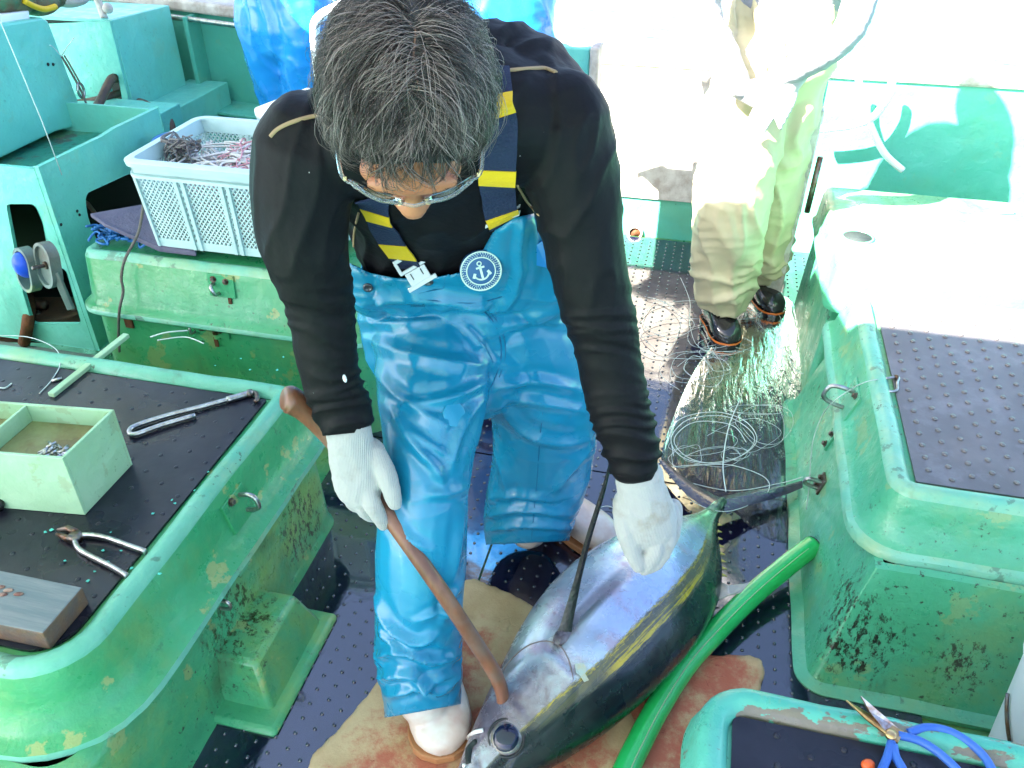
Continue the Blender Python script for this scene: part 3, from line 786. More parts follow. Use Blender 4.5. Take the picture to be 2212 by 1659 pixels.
# white tray and glove like bundle on top of it
wp = PX(28, 42, XU - .1)
wt = thing('white_box', 'white plastic box lying on top of the upper cabinet', 'box', wp)
a, b_, c_ = PX(-50, 70, XU - .03), PX(66, 47, XU - .03), PX(64, 22, XU - .03)
m = MB(); m.slab([a, b_, c_, PX(-50, 40, XU - .03)], -.2, (1, 0, 0)); m.build('box_body', M['white_plastic'], wt, smooth=False, bevel=.006)
gp = PX(60, 2, XU - .06)
bd = thing('cloth_bundle', 'rust brown and yellow edged bundle on the white box at the top corner', 'bundle', gp)
m = MB()
for k, (u, v, r_) in enumerate(((30, 2, .06), (85, 5, .055), (110, -8, .05), (0, -4, .06))):
    p = PX(u, v, XU - .08); m.ell(p, (.03, .07, 0), (-.05, .03, 0), (0, 0, r_ * .8), 14, 10)
m.build('bundle_body', mat('brown_green_cloth', (.14, .09, .05), .7, bump=.8, bscale=25, col2=(.06, .16, .08), vscale=14), bd)
m = MB(); m.tube(cr([PX(52, 2, XU - .02), PX(75, 14, XU - .02), PX(98, 20, XU - .02), PX(120, 14, XU - .02)], 5), .010, 8); m.build('yellow_trim', M['yellow'], bd)
m = MB(); m.ell(PX(150, -4, XU - .06), (.05, .05, 0), (-.05, .05, 0), (0, 0, .03), 14, 8); m.build('pale_pouch', mat('pale_cloth', (.42, .40, .37), .7, bump=.6, bscale=30), bd)

# second turquoise box behind, with arch and openings
YK = 2.98
kb = thing('winch_housing', 'turquoise box housing in the corner with an arched hose opening', 'housing', (-2.5, 3.1, 0))
xk = PY(237, 45, YK)[0]
zt = PY(237, 45, YK)[2]
fr = [PY(100, 52, YK), PY(237, 46, YK), PY(284, 242, YK), PY(284, 330, YK), PY(90, 330, YK)]
ar = rpoly([PY(233, 172, YK), PY(240, 158, YK), PY(255, 160, YK), PY(268, 238, YK), PY(248, 238, YK)], .02)
holed_face([tuple(p) for p in fr], [ar], None, .012, (0, -1, 0)).build('front_panel', M['paint_cab'], kb, smooth=False, bevel=.003)
xk2 = [PY(237, 46, YK), PY(276, 242, YK)]
p0, p1 = PX(237, 46, xk), PX(321, 27, xk)
m = MB(); m.slab([V((xk, YK + .013, .28)), V((xk, YK + .40, .28)), V((xk, YK + .40, p1[2])), V((xk, YK + .013, zt))], -.012, (1, 0, 0)); m.build('side_panel', M['paint_cab'], kb, smooth=False, bevel=.003)
m = MB(); m.hexa([(xk - .6, YK + .013, zt - .012), (xk - .013, YK + .013, zt - .012), (xk - .013, YK + .4, p1[2] - .012), (xk - .6, YK + .4, p1[2] - .012), (xk - .6, YK + .013, zt), (xk - .013, YK + .013, zt), (xk - .013, YK + .4, p1[2]), (xk - .6, YK + .4, p1[2])]); m.build('top_panel', M['paint_cab'], kb, smooth=False)
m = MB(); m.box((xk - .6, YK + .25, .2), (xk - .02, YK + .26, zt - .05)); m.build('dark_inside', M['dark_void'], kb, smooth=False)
# lower shelf with dark slot in front of it
a = PY(190, 240, 2.80); b_ = PY(330, 238, 2.80)
m = MB(); m.box((a[0] - .2, 2.80, .2), (b_[0], YK - .003, a[2])); m.build('lower_step', M['paint_cab'], kb, smooth=False, bevel=.004)
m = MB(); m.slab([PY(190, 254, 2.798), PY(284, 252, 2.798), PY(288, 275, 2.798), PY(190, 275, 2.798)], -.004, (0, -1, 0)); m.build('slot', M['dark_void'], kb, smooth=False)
a = PY(336, 222, 3.10); b_ = PY(394, 212, 3.10)
m = MB(); m.box((a[0] - .06, 3.02, .2), (b_[0], 3.46, a[2])); m.build('side_step', M['paint_cab'], kb, smooth=False, bevel=.004)
for nm, lab, path, r_ in (
    ('hose', 'brown hose slanting out of the arched opening', [PY(252, 170, 3.02), PY(240, 172, 2.95), PY(218, 215, 2.86), PY(200, 250, 2.76), PY(192, 285, 2.72)], .017),
    ('hose', 'dark hose lying level behind the slanting hose', [PY(150, 225, 2.9), PY(190, 220, 2.93), PY(225, 212, 2.95), PY(262, 200, 3.02)], .015),
    ('hose', 'brown hose bending over the turquoise step beside the bulwark', [PY(300, 220, 3.04), PY(312, 224, 2.98), PY(345, 240, 2.93), PY(366, 262, 2.9), PY(376, 300, 2.88)], .016)):
    m = MB(); m.tube(cr(path, 6), r_, 10)
    tag(m.build(nm, M['hose_brown'], org=path[-1]), lab, 'hose', 'rubber hoses in the corner')
# chain and knotted line on the upper cabinet
m = MB()
path = cr([PX(133, 122, XU + .02), PX(150, 150, XU + .03), PX(172, 190, XU + .04), PX(183, 215, XU + .05), PX(200, 262, XU + .06)], 5)
ch = thing('shackle_line', 'knotted wire line with a small shackle beside the upper cabinet', 'line', path[0])
m.tube(path, .004, 6); m.tube([q + V((.012, 0, .004)) for q in path[:12]], .003, 6); m.build('wire', M['rope_grey'], ch)
m = MB(); c0 = path[11]; m.tube([c0 + V((0, math.cos(a_) * .016, math.sin(a_) * .026)) for a_ in np.linspace(0, 2 * math.pi, 14)[:-1]], .005, 6, closed=True); m.build('shackle', M['steel'], ch)
m = MB(); m.tube(cr([path[0], path[0] + V((.0, -.02, .03)), path[0] + V((.01, -.05, .05))], 4), .002, 5); m.tube(cr([path[0], path[0] + V((.03, .0, .03)), path[0] + V((.05, .03, .06))], 4), .002, 5); m.build('loose_end', M['nylon'], ch)
m = MB(); m.tube(cr([PY(205, -15, 3.05), PY(215, 10, 3.05), PY(226, 40, 3.03)], 4), .014, 8); m.ell(PY(233, 18, 3.04), (.02, 0, 0), (0, .02, 0), (0, 0, .02), 10, 8)
tag(m.build('cable_end', M['cap_white'], org=PY(226, 40, 3.03)), 'pale cable end hanging over the corner housing', 'cable')
# fishing line running down to the blue roller
m = MB(); m.tube([PX(-8, 25, -1.90), PX(40, 140, -1.90), PX(92, 265, -1.90), PX(134, 378, -1.90)], .0016, 5)
tag(m.build('fishing_line', M['nylon'], org=PX(134, 378, -1.90)), 'taut pale fishing line crossing the left cabinets', 'fishing line')

# roller with blue ball
YR = 1.86
rlr = thing('line_roller', 'line roller with a bright blue ball in a weathered metal yoke', 'roller', PY(90, 690, YR))
def plate(u0, v0, y, w=.036, h=.075, th=.012):
    c = PY(u0, v0, y); pts = []
    for k in range(28):
        a_ = 2 * math.pi * k / 28; pts.append(c + V((math.cos(a_) * w, 0, (h - w) * (1 if math.sin(a_) > 0 else -1) + math.sin(a_) * w)))
    return pts
ax_ = unit(V((.85, -.25, -.12)))
def stadium(c, ax, w, h, off):
    a = unit(np.cross((0, 0, 1), ax)); b = np.cross(ax, a); out = []
    for k in range(28):
        an = 2 * math.pi * k / 28; out.append(V(c) + ax * off + a * math.cos(an) * w + b * ((h - w) * (1 if math.sin(an) > 0 else -1) + math.sin(an) * w))
    return out
c1 = PY(60, 582, YR); c2 = PY(104, 572, YR - .01)
axr = unit(c2 - c1)
fac = unit(V((-.35, -.85, .15)))
for c in (c1, c2):
    m = MB(); s0 = stadium(c, fac, .046, .070, .0); 
    inner = stadium(c, fac, .038, .062, 0)
    m.loft([stadium(c, fac, .046, .070, .016), stadium(c, fac, .046, .070, -.016), stadium(c, fac, .036, .060, -.016), stadium(c, fac, .036, .060, .016), stadium(c, fac, .046, .070, .016)], 0, False, False)
    m.build('yoke_ring', M['winch'], rlr, auto=40)
m = MB(); m.loft([stadium(c2, fac, .037, .061, -.004), stadium(c2, fac, .037, .061, .006)]); m.build('cheek_plate', M['winch'], rlr, auto=40)
m = MB(); m.ell(c1 + fac * .004 + V((0, 0, .016)), unit(np.cross(fac, (0, 0, 1))) * .032, fac * .034, V((0, 0, .042)), 20, 14); m.build('blue_ball', M['blue_ball'], rlr)
m = MB(); m.lathe(c2 + fac * .006, [(.012, 0), (.012, .006), (.006, .006), (.006, .04), (.004, .042)], fac, 10); m.build('axle_bolt', M['steel_dark'], rlr, smooth=False)
p0, p1 = PY(120, 590, YR - .03), PY(154, 668, YR - .03)
m = MB(); m.obox((p0 + p1) / 2, (p1 - p0) / 2, V((.012, 0, .004)), V((0, .005, 0))); m.build('stay_bar', M['winch'], rlr, smooth=False, bevel=.002)
# dark base ledge with bolts below it and pipes
le = thing('roller_base', 'dark rusty base plate with bolts below the blue roller', 'base plate', PY(80, 680, 1.78))
a, b_ = PZ(-40, 668, .10), PZ(196, 650, .10)
m = MB(); m.slab([PZ(-40, 688, .12), PZ(120, 690, .12), PZ(170, 676, .12), PZ(196, 655, .12), PZ(170, 640, .12), PZ(-40, 640, .12)], -.10, (0, 0, 1)); m.build('plate', M['hose_brown'], le, smooth=False, bevel=.006)
for u, v in ((6, 678), (82, 676), (160, 668)): bolt(PZ(u, v, .121), (0, 0, 1), le, .007, M['steel'])
for lab, path, r_, mm in (('rusty brown hose standing in front of the blue roller', [PZ(60, 640, .14), PZ(64, 655, .16), PZ(60, 700, .14), PZ(52, 740, .06)], .020, M['rust']),
                          ('greenish pipe lying along the rear edge of the left hatch', [PZ(-30, 700, .05), PZ(80, 712, .05), PZ(180, 728, .05)], .018, M['winch']),
                          ('tan pipe resting on the roller base plate', [PZ(-30, 652, .15), PZ(40, 655, .145), PZ(100, 660, .14)], .016, M['hose_brown'])):
    m = MB(); m.tube(cr(path, 5), r_, 10); tag(m.build('pipe', mm, org=path[0]), lab, 'pipe')

# --- felt mat and blue net under the crate
m = MB()
c = [PZ(196, 468, .585), PZ(352, 440, .575), PZ(420, 470, .56), PZ(420, 560, .53), PZ(352, 545, .53), PZ(300, 515, .545), PZ(232, 490, .575)]
m.slab([PZ(196, 470, .575), PZ(352, 442, .565), PZ(430, 470, .545), PZ(425, 555, .512), PZ(345, 545, .512), PZ(228, 492, .565)], .014, (0, 0, 1))
tag(m.build('felt_mat', M['grey_mat'], smooth=False, bevel=.004, org=PZ(352, 500, .52)), 'purple grey felt mat sticking out under the plastic crate', 'mat')
m = MB(); rs_ = np.random.RandomState(2)
for k in range(26):
    c0 = PZ(rs_.uniform(215, 330), rs_.uniform(502, 528), .515)
    m.tube(cr([c0 + V((rs_.uniform(-.05, .05), rs_.uniform(-.03, .03), rs_.uniform(0, .03))) for _ in range(4)], 4), .004, 5)
tag(m.build('net_bundle', M['blue_net'], org=PZ(270, 520, .51)), 'blue net bundle squeezed under the felt mat', 'net')

# --- plastic crate
CX0, CX1, CY0, CY1, CZ0, CZ1 = -1.545, -.985, 1.915, 2.29, .530, .790
crt = thing('fish_crate', 'pale blue lattice plastic crate filled with pink and white twine', 'crate', ((CX0 + CX1) / 2, (CY0 + CY1) / 2, CZ0))
def taper(x, y, z):
    k = .93 + .07 * (z - CZ0) / (CZ1 - CZ0); mx, my = (CX0 + CX1) / 2, (CY0 + CY1) / 2
    return V((mx + (x - mx) * k, my + (y - my) * k, z))
m = MB(); b0, b1 = taper(CX0, CY0, CZ0), taper(CX1, CY1, CZ0); m.box((b0[0], b0[1], CZ0), (b1[0], b1[1], CZ0 + .006)); m.build('crate_floor', M['crate'], crt, smooth=False)
def side(p0, p1, nseg, inward):
    """a wall between two corners (x, y): rim band, bottom band, ribs and a lattice"""
    p0, p1, inw = V((*p0, 0)), V((*p1, 0)), V((*inward, 0))
    def at(t, z, o=0): q = p0 + (p1 - p0) * t; return taper(q[0], q[1], z) + inw * o
    def bar(t0, t1, z0, z1, th=.006, o=0.0):
        return [at(t0, z0, o), at(t1, z0, o), at(t1, z0, th + o), at(t0, z0, th + o), at(t0, z1, o), at(t1, z1, o), at(t1, z1, th + o), at(t0, z1, th + o)]
    m = MB(); m.hexa(bar(0, 1, CZ1 - .038, CZ1 - .001)); m.build('top_band', M['crate'], crt, smooth=False)
    m = MB(); m.hexa(bar(0, 1, CZ0 + .001, CZ0 + .026)); m.build('bottom_band', M['crate'], crt, smooth=False)
    for k in range(nseg + 1):
        t = k / nseg; w = .010
        for s_ in ((-.011, .011) if 0 < k < nseg else ((0.002,) if k == 0 else (-.002,))):
            L = np.linalg.norm(p1 - p0)
            m = MB(); m.hexa(bar(max(t + (s_ - .0055) / L, 0.001), min(t + (s_ + .0055) / L, .999), CZ0 + .002, CZ1 - .0385, .012, -.006)); m.build('rib', M['crate'], crt, smooth=False)
    L = np.linalg.norm(p1 - p0) ; pitch = .0142; z0, z1 = CZ0 + .0255, CZ1 - .0375; H_ = z1 - z0
    m = MB()
    for dirn in (1, -1):
        n = int((L + H_) / pitch) + 2
        for k in range(-int(H_ / pitch) - 2, n):
            a0 = k * pitch; t0, t1 = a0, a0 + H_ * .85
            zz0, zz1 = 0, H_
            lo, hi = t0, t1
            if hi <= 0 or lo >= L: continue
            s0 = max(0, (0 - lo) / (hi - lo)); s1 = min(1, (L - lo) / (hi - lo))
            if dirn < 0: q0, q1 = (L - (lo + (hi - lo) * s0)), (L - (lo + (hi - lo) * s1))
            else: q0, q1 = lo + (hi - lo) * s0, lo + (hi - lo) * s1
            za, zb = z0 + H_ * s0, z0 + H_ * s1
            o = .001 if dirn > 0 else .0022
            wd = .0021
            A, B = at(q0 / L, za, o), at(q1 / L, zb, o); d = unit(B - A); sdv = unit(np.cross(d, inw)) * wd; th = inw * .0028
            m.hexa([A - sdv, B - sdv, B - sdv + th, A - sdv + th, A + sdv, B + sdv, B + sdv + th, A + sdv + th])
    lt = m.build('lattice_panel', M['crate'], crt, smooth=False); lt['kind'] = 'stuff'
side((CX0, CY0), (CX1, CY0), 4, (0, 1)); side((CX1, CY1), (CX0, CY1), 4, (0, -1)); side((CX0, CY1), (CX0, CY0), 2, (1, 0)); side((CX1, CY0), (CX1, CY1), 2, (-1, 0))
m = MB(); rect = (CX0, CX1, CY0, CY1, .03)
m.loft([rr(*rect, .002, CZ1 - .012), rr(*rect, .020, CZ1 - .012), rr(*rect, .022, CZ1), rr(*rect, .012, CZ1 + .006), rr(*rect, -.006, CZ1 + .004), rr(*rect, -.006, CZ1 - .001)], 0, False, False)
m.loft([rr(*rect, .001, CZ1 - .045), rr(*rect, .014, CZ1 - .045), rr(*rect, .014, CZ1 - .036), rr(*rect, .001, CZ1 - .036)], 0, False, False)
m.build('rim', M['crate'], crt, auto=40)
def tangle(name, label, material, n, box, r, seed, group=None, cat='twine', wig=.07):
    rs = np.random.RandomState(seed); m = MB(); lo, hi = map(V, box)
    for k in range(n):
        c = lo + (hi - lo) * rs.rand(3); pts = [c]
        for j in range(6):
            c = np.clip(c + rs.normal(size=3) * wig * V((1, 1, .6)), lo, hi); pts.append(c)
        m.tube(cr(pts, 4), r * rs.uniform(.7, 1.2), 5)
    return tag(m.build(name, material, org=((lo[0] + hi[0]) / 2, (lo[1] + hi[1]) / 2, lo[2])), label, cat, group)
inner = lambda f0, f1, z0, z1: ((CX0 + .045 + (CX1 - CX0 - .09) * f0, CY0 + .035, z0), (CX0 + .045 + (CX1 - CX0 - .09) * f1, CY1 - .04, z1))
tangle('twine_heap', 'pink twine heap inside the lattice crate', M['pink_net'], 80, inner(.25, 1, CZ0 + .01, CZ0 + .225), .0022, 11, 'twine in the crate')
tangle('twine_heap', 'off white twine heap filling the lattice crate', M['white_net'], 190, inner(.0, 1, CZ0 + .01, CZ0 + .215), .0035, 12, 'twine in the crate')
c0 = PZ(385, 300, .80)
tangle('twine_heap', 'dark grey twine hank piled on the left corner of the crate', M['dark_twine'], 30, (c0 + V((-.035, -.03, -.09)), c0 + V((.045, .04, .008))), .0026, 13, 'twine in the crate', wig=.035)
m = MB(); c0 = PZ(452, 345, .66); m.ell(c0, (.06, 0, .01), (0, .05, 0), (-.01, 0, .045), 14, 10)
tag(m.build('plastic_bag', mat('milky_bag', (.66, .66, .66), .3, bump=.8, bscale=20), org=c0), 'white plastic bag inside the lattice crate', 'bag')
# white lid behind the crate and a blue tub
c0 = PY(585, 255, 2.42)
lidm = MB(); lidm.slab([PY(553, 246, 2.40), PY(672, 200, 2.46), PY(690, 218, 2.46), PY(690, 262, 2.42), PY(600, 290, 2.36), PY(556, 262, 2.38)], .03, unit(V((.1, -.5, .85))))
tag(lidm.build('foam_board', M['white_plastic'], smooth=False, bevel=.008, org=c0), 'white foam board tilted behind the crate', 'board')
m = MB(); p = PZ(385, 275, .66); m.lathe((p[0] + .03, 2.50, .52), [(.08, 0), (.090, .115), (.094, .12), (.084, .12), (.076, .02)], seg=24, cap1=False)
tag(m.build('blue_tub', mat('blue_tub_plastic', (.05, .22, .48), .4), org=(p[0], 2.46, .52)), 'blue tub peeking out behind the left end of the crate', 'tub')
# cord hanging over the second hatch
m = MB(); pts = [PY(312, 420, 1.95), PY(306, 470, 1.93), PY(296, 510, 1.90), PY(270, 560, 1.845), PY(262, 600, 1.84), PY(266, 630, 1.835), PY(258, 670, 1.82), PY(256, 720, 1.845), PY(258, 760, 1.84)]
m.tube(cr(pts, 5), .0042, 7)
tag(m.build('cord', M['rope_grey'], org=pts[-1]), 'grey cord hanging from the crate over the two tier hatch', 'cord')
# ------------------------------------------------------------------ FOAM MATS under the fish
def foam(label, uvs, th, z0, blood_pts, seed):
    P = [PZ(u, v, z0) for u, v in uvs]
    P = cr(P, 8, closed=True)
    P = [p + V((0.0015 * math.sin(i * 1.7 + seed), .0015 * math.cos(i * 2.3), 0)) for i, p in enumerate(P)]
    c = sum(P) / len(P); k = len(P); rings = []
    for f, dz in ((1.0, 0), (1.012, th * .3), (1.006, th * .8), (.985, th), (.93, th * 1.03), (.84, th * 1.02), (.72, th * 1.0), (.58, th * 1.0), (.44, th), (.3, th), (.15, th)):
        rings.append([V(((c + (p - c) * f)[0], (c + (p - c) * f)[1], z0 + dz)) for p in P])
    m = MB(); m.loft(rings, 0, False, True)
    A = np.array(m.v); A[:, 2] += np.where(A[:, 2] > z0 + th * .5, pnoise(A * 6 + seed) * .005, 0)
    m.v = [tuple(a) for a in A]
    bl_ = np.zeros(len(A))
    for (u, v, r_) in blood_pts:
        q = PZ(u, v, z0 + th); d = np.hypot(A[:, 0] - q[0], A[:, 1] - q[1]); bl_ = np.maximum(bl_, np.clip(1.25 - d / r_, 0, 1))
    m.attr['blood'] = bl_
    return tag(m.build('foam_mat', M['foam'], org=(c[0], c[1], z0)), label, 'foam mat', 'foam mats under the tuna')
foam('tan foam mat with blood stains under the white boot and the head of the tuna',
     [(672, 1660), (735, 1585), (805, 1500), (900, 1380), (1000, 1268), (1060, 1275), (1150, 1320), (1260, 1400), (1350, 1520), (1380, 1640), (1330, 1780), (1000, 1800), (700, 1760)], .020, .002,
     [(1000, 1420, .13), (880, 1640, .16), (1180, 1640, .2), (780, 1680, .07), (1060, 1560, .15)], 1)
foam('second foam mat soaked red beneath the green hose',
     [(1300, 1520), (1420, 1430), (1530, 1425), (1636, 1432), (1636, 1500), (1560, 1580), (1500, 1680), (1400, 1760), (1290, 1700)], .016, .003,
     [(1500, 1500, .17), (1420, 1600, .18), (1300, 1640, .18), (1560, 1450, .1)], 4)

# ------------------------------------------------------------------ TUNA
fish = thing('tuna', 'large tuna with silver belly and yellow streaked dark back lying on the foam mats', 'fish', (0, 1.2, .02))
FS = np.array([-.338, .800, .105]); FT = np.array([.150, 1.715, .085])
fax = unit(FT - FS); FL = np.linalg.norm(FT - FS)
fb0 = unit(np.cross((0, 0, 1), fax))                     # towards the belly (picture left)
ROLL = math.radians(16)
fnz = np.cross(fax, fb0)
fb = fb0 * math.cos(ROLL) + fnz * math.sin(ROLL); fn = fnz * math.cos(ROLL) - fb0 * math.sin(ROLL)
_s = np.array([0, .02, .05, .10, .16, .23, .32, .42, .52, .62, .72, .80, .87, .92, .96, 1.0])
_hb = np.array([.004, .024, .040, .062, .085, .108, .134, .150, .152, .140, .113, .082, .051, .030, .020, .018])   # belly half height
_hk = np.array([.004, .022, .040, .066, .092, .116, .140, .155, .158, .152, .138, .112, .074, .042, .024, .018])   # back half height
_t = np.array([.003, .018, .032, .050, .068, .084, .100, .110, .110, .101, .080, .056, .035, .022, .017, .016])
_zc = np.array([.070, .072, .074, .080, .088, .098, .112, .122, .122, .112, .094, .078, .064, .056, .052, .050])
NS, NA = 150, 96
ss = np.linspace(0, 1, NS) ** 1.1
def smi(x, xp, fp):
    """smooth interpolation"""
    i = np.clip(np.searchsorted(xp, x) - 1, 0, len(xp) - 2); h = xp[i + 1] - xp[i]; t = (x - xp[i]) / h
    m_ = np.gradient(fp, xp)
    return fp[i] * (1 + 2 * t) * (1 - t) ** 2 + m_[i] * h * t * (1 - t) ** 2 + fp[i + 1] * t * t * (3 - 2 * t) + m_[i + 1] * h * t * t * (t - 1)
AX_OFF = lambda s: -fb0 * .047 * (1 - float(smooth_step((s - .55) / .45)))
def fish_pt(s, c, lift=0.0, top=True):
    """point of the visible flank at length s and height c (+1 belly edge, -1 back edge)"""
    hb, hk, t, zc = (float(smi(np.array(s), _s, a)) for a in (_hb, _hk, _t, _zc))
    h = hb if c > 0 else hk
    base = FS + fax * FL * s + AX_OFF(s); base[2] = zc + .012
    return base + fb * h * c + fn * (t * math.sqrt(max(0, 1 - c * c)) ** .95 + lift)
vs = []; att = {'fs': [], 'fc': [], 'top': [], 'fd': []}
for s in ss:
    hb, hk, t, zc = (float(smi(np.array(s), _s, a)) for a in (_hb, _hk, _t, _zc))
    base = FS + fax * FL * s + AX_OFF(s); base[2] = zc + .012
    for k in range(NA):
        a = 2 * math.pi * k / NA
        c, w = math.sin(a), math.cos(a)
        lift = 0.0
        if w > -.2:
            # gill cover plate edge, preopercle, cheek groove
            edge_ = .278 - .25 * max(0, c - .3) ** 2 - .15 * max(0, -c - .2)
            if -.42 < c < .98: lift += .0050 * (smooth_step((edge_ - s) / .006)) * smooth_step((c + .45) / .12)
            pe = .17 - .05 * (c - .2) ** 2
            lift += .0022 * smooth_step((pe - s) / .006) * smooth_step((c + .35) / .15) * smooth_step((.85 - c) / .2)
            lift += .0012 * float(pnoise(np.array([[s * 40, c * 5, 2.]]))[0]) * (1 if s < .26 else .4)
            d_e = math.hypot((s - .083) * FL, (c + .10) * (hk + hb) / 2)
            lift -= .004 * smooth_step((.036 - d_e) / .008)
            # mouth groove and pectoral groove
            dm = abs(c - (.55 - s * 4.0)); lift -= .004 * smooth_step((.10 - dm) / .10) * smooth_step((.085 - s) / .02)
            pg = abs(c - (.34 - (s - .28) * .35)); lift -= .007 * smooth_step((.10 - pg) / .09) * smooth_step((s - .27) / .02) * smooth_step((.55 - s) / .12)
        q = base + fb * (hb if c > 0 else hk) * c + fn * ((t + lift) * (abs(w) ** .95) * (1 if w > 0 else -1))
        vs.append(q); att['fs'].append(s); att['fc'].append(c); att['top'].append(w); att['fd'].append(c + .12 + .18 * float(smooth_step((s - .12) / .25)))
m = MB(); m.loft([vs[i * NA:(i + 1) * NA] for i in range(NS)], 0, True, True); m.attr = att
def _fishmat():
    g = NT('tuna_skin')
    s, c = g.attr('fs'), g.attr('fc')
    cmb = g.node('ShaderNodeCombineXYZ'); g.set(cmb.inputs[0], g.math('MULTIPLY', s, 4.0)); g.set(cmb.inputs[1], g.math('MULTIPLY', c, 9.0)); g.set(cmb.inputs[2], g.attr('top'))
    def iz(scale, det=6, dist=.4):
        n = g.node('ShaderNodeTexNoise'); n.inputs['Scale'].default_value = scale; n.inputs['Detail'].default_value = det; n.inputs['Roughness'].default_value = .65; n.inputs['Distortion'].default_value = dist
        g.nt.links.new(g.tc.outputs['Object'], n.inputs['Vector']); return n.outputs['Fac']
    def nz(scale, det=5, sx=1.0):
        mp = g.node('ShaderNodeMapping'); g.nt.links.new(cmb.outputs[0], mp.inputs['Vector']); mp.inputs['Scale'].default_value = (sx, 1, 1)
        n = g.node('ShaderNodeTexNoise'); n.inputs['Scale'].default_value = scale; n.inputs['Detail'].default_value = det; n.inputs['Roughness'].default_value = .7
        g.nt.links.new(mp.outputs[0], n.inputs['Vector']); return n.outputs['Fac']
    fd = g.attr('fd')
    jag = g.math('MULTIPLY', g.math('SUBTRACT', nz(6.0, 6, .9), .5), .22)
    cj = g.math('ADD', fd, jag)
    cj2 = g.math('ADD', fd, g.math('MULTIPLY', g.math('SUBTRACT', nz(9.0, 6, 3.5), .5), .16))
    silver = g.mix(g.ramp(iz(6), .38, .62), (.50, .56, .60), (.36, .38, .46))
    silver = g.mix(g.math('MULTIPLY', g.ramp(fd, .60, .30), g.math('MULTIPLY', g.ramp(s, .27, .33), .75)), silver, (.30, .40, .66))
    silver = g.mix(g.math('MULTIPLY', g.ramp(iz(10), .50, .66), .70), silver, (.34, .24, .33))
    silver = g.mix(g.math('MULTIPLY', g.ramp(iz(4.5), .55, .7), .6), silver, (.40, .62, .78))
    silver = g.mix(g.math('MULTIPLY', g.ramp(iz(42), .64, .70), .5), silver, (.20, .10, .12))
    head = g.ramp(s, .27, .25)
    hcol = g.mix(g.ramp(iz(12, 7), .42, .60), (.27, .26, .31), (.13, .095, .125))
    hcol = g.mix(g.math('MULTIPLY', g.ramp(iz(24, 7, .8), .54, .64), .75), hcol, (.12, .07, .09))
    hcol = g.mix(g.math('MULTIPLY', g.ramp(iz(9, 6), .54, .64), .7), hcol, (.33, .42, .48))
    silver = g.mix(g.math('MULTIPLY', head, .85), silver, hcol)
    grv = g.math('MULTIPLY', g.ramp(g.math('ABSOLUTE', g.math('SUBTRACT', c, g.math('SUBTRACT', .44, g.math('MULTIPLY', s, .35)))), .14, .05), g.math('MULTIPLY', g.ramp(s, .275, .30), g.ramp(s, .56, .46)))
    silver = g.mix(g.math('MULTIPLY', grv, .75), silver, (.12, .11, .12))
    olive = g.mix(g.ramp(nz(5, 5, .25), .4, .6), (.055, .058, .062), (.10, .095, .055))
    dark = g.mix(g.ramp(nz(2.2, 4, .5), .4, .65), (.003, .006, .010), (.004, .014, .017))
    fac_dark = g.ramp(cj, -.22, -.30)
    col = g.mix(g.ramp(cj2, .015, -.03), silver, olive)
    yel = (.42, .32, .025)
    y1 = g.math('MULTIPLY', g.ramp(g.math('ABSOLUTE', g.math('ADD', cj2, .035)), .034, .018), g.ramp(nz(7, 6, 1.2), .46, .58))
    y2 = g.math('MULTIPLY', g.ramp(g.math('ABSOLUTE', g.math('ADD', cj, .185)), .055, .035), g.math('MULTIPLY', g.ramp(nz(4, 6, .5), .44, .54), g.ramp(s, .80, .60)))
    col = g.mix(fac_dark, col, dark)
    col = g.mix(g.math('MULTIPLY', y1, g.ramp(s, .13, .16)), col, yel)
    col = g.mix(g.math('MULTIPLY', y2, g.ramp(s, .30, .36)), col, yel)
    hd = g.math('MULTIPLY', g.ramp(cj2, -.02, -.08), g.ramp(s, .2, .14))
    col = g.mix(hd, col, (.012, .014, .018))
    col = g.mix(g.math('MULTIPLY', g.ramp(s, .80, .90), g.ramp(cj, -.25, -.1)), col, (.22, .42, .25))
    met = g.math('MULTIPLY', g.ramp(cj2, -.06, .06), .45)
    n = g.bump(nz(28, 4, 3), .06, .002)
    n = g.bump(iz(60, 5), .16, .004, n)
    r = g.ramp(iz(20, 4), .35, .65, .18, .36)
    return g.out(col, r, n, Metallic=met, Coat_Weight=.30, Coat_Roughness=.08, Specular_IOR_Level=.5)
fbody = m.build('fish_body', _fishmat(), fish)
fv = bvh_of(fbody)
# eye
pe, ne = hit(fv, 1093, 1594)
r_, u_, n_ = frame_on(ne, fax)
m = MB(); m.ell(pe - n_ * .010, r_ * .0325, u_ * .0325, n_ * .0165, 28, 14); 
eb = m.build('eye', mat('fish_iris', (.26, .23, .19), .2, .5, coat=.6, col2=(.14, .14, .18), vscale=60), fish)
m = MB(); m.ell(pe - n_ * .0042, r_ * .0265, u_ * .0275, n_ * .0125, 24, 12); m.build('pupil', mat('fish_pupil', (.005, .007, .030), .12, coat=.3), eb)
m = MB(); m.tube([pe + r_ * math.cos(a_) * .034 + u_ * math.sin(a_) * .0325 - n_ * .0055 for a_ in np.linspace(0, 2 * math.pi, 30)[:-1]], .0030, 8, closed=True); m.build('eye_ring', mat('fish_eye_ring', (.012, .013, .018), .4), eb)
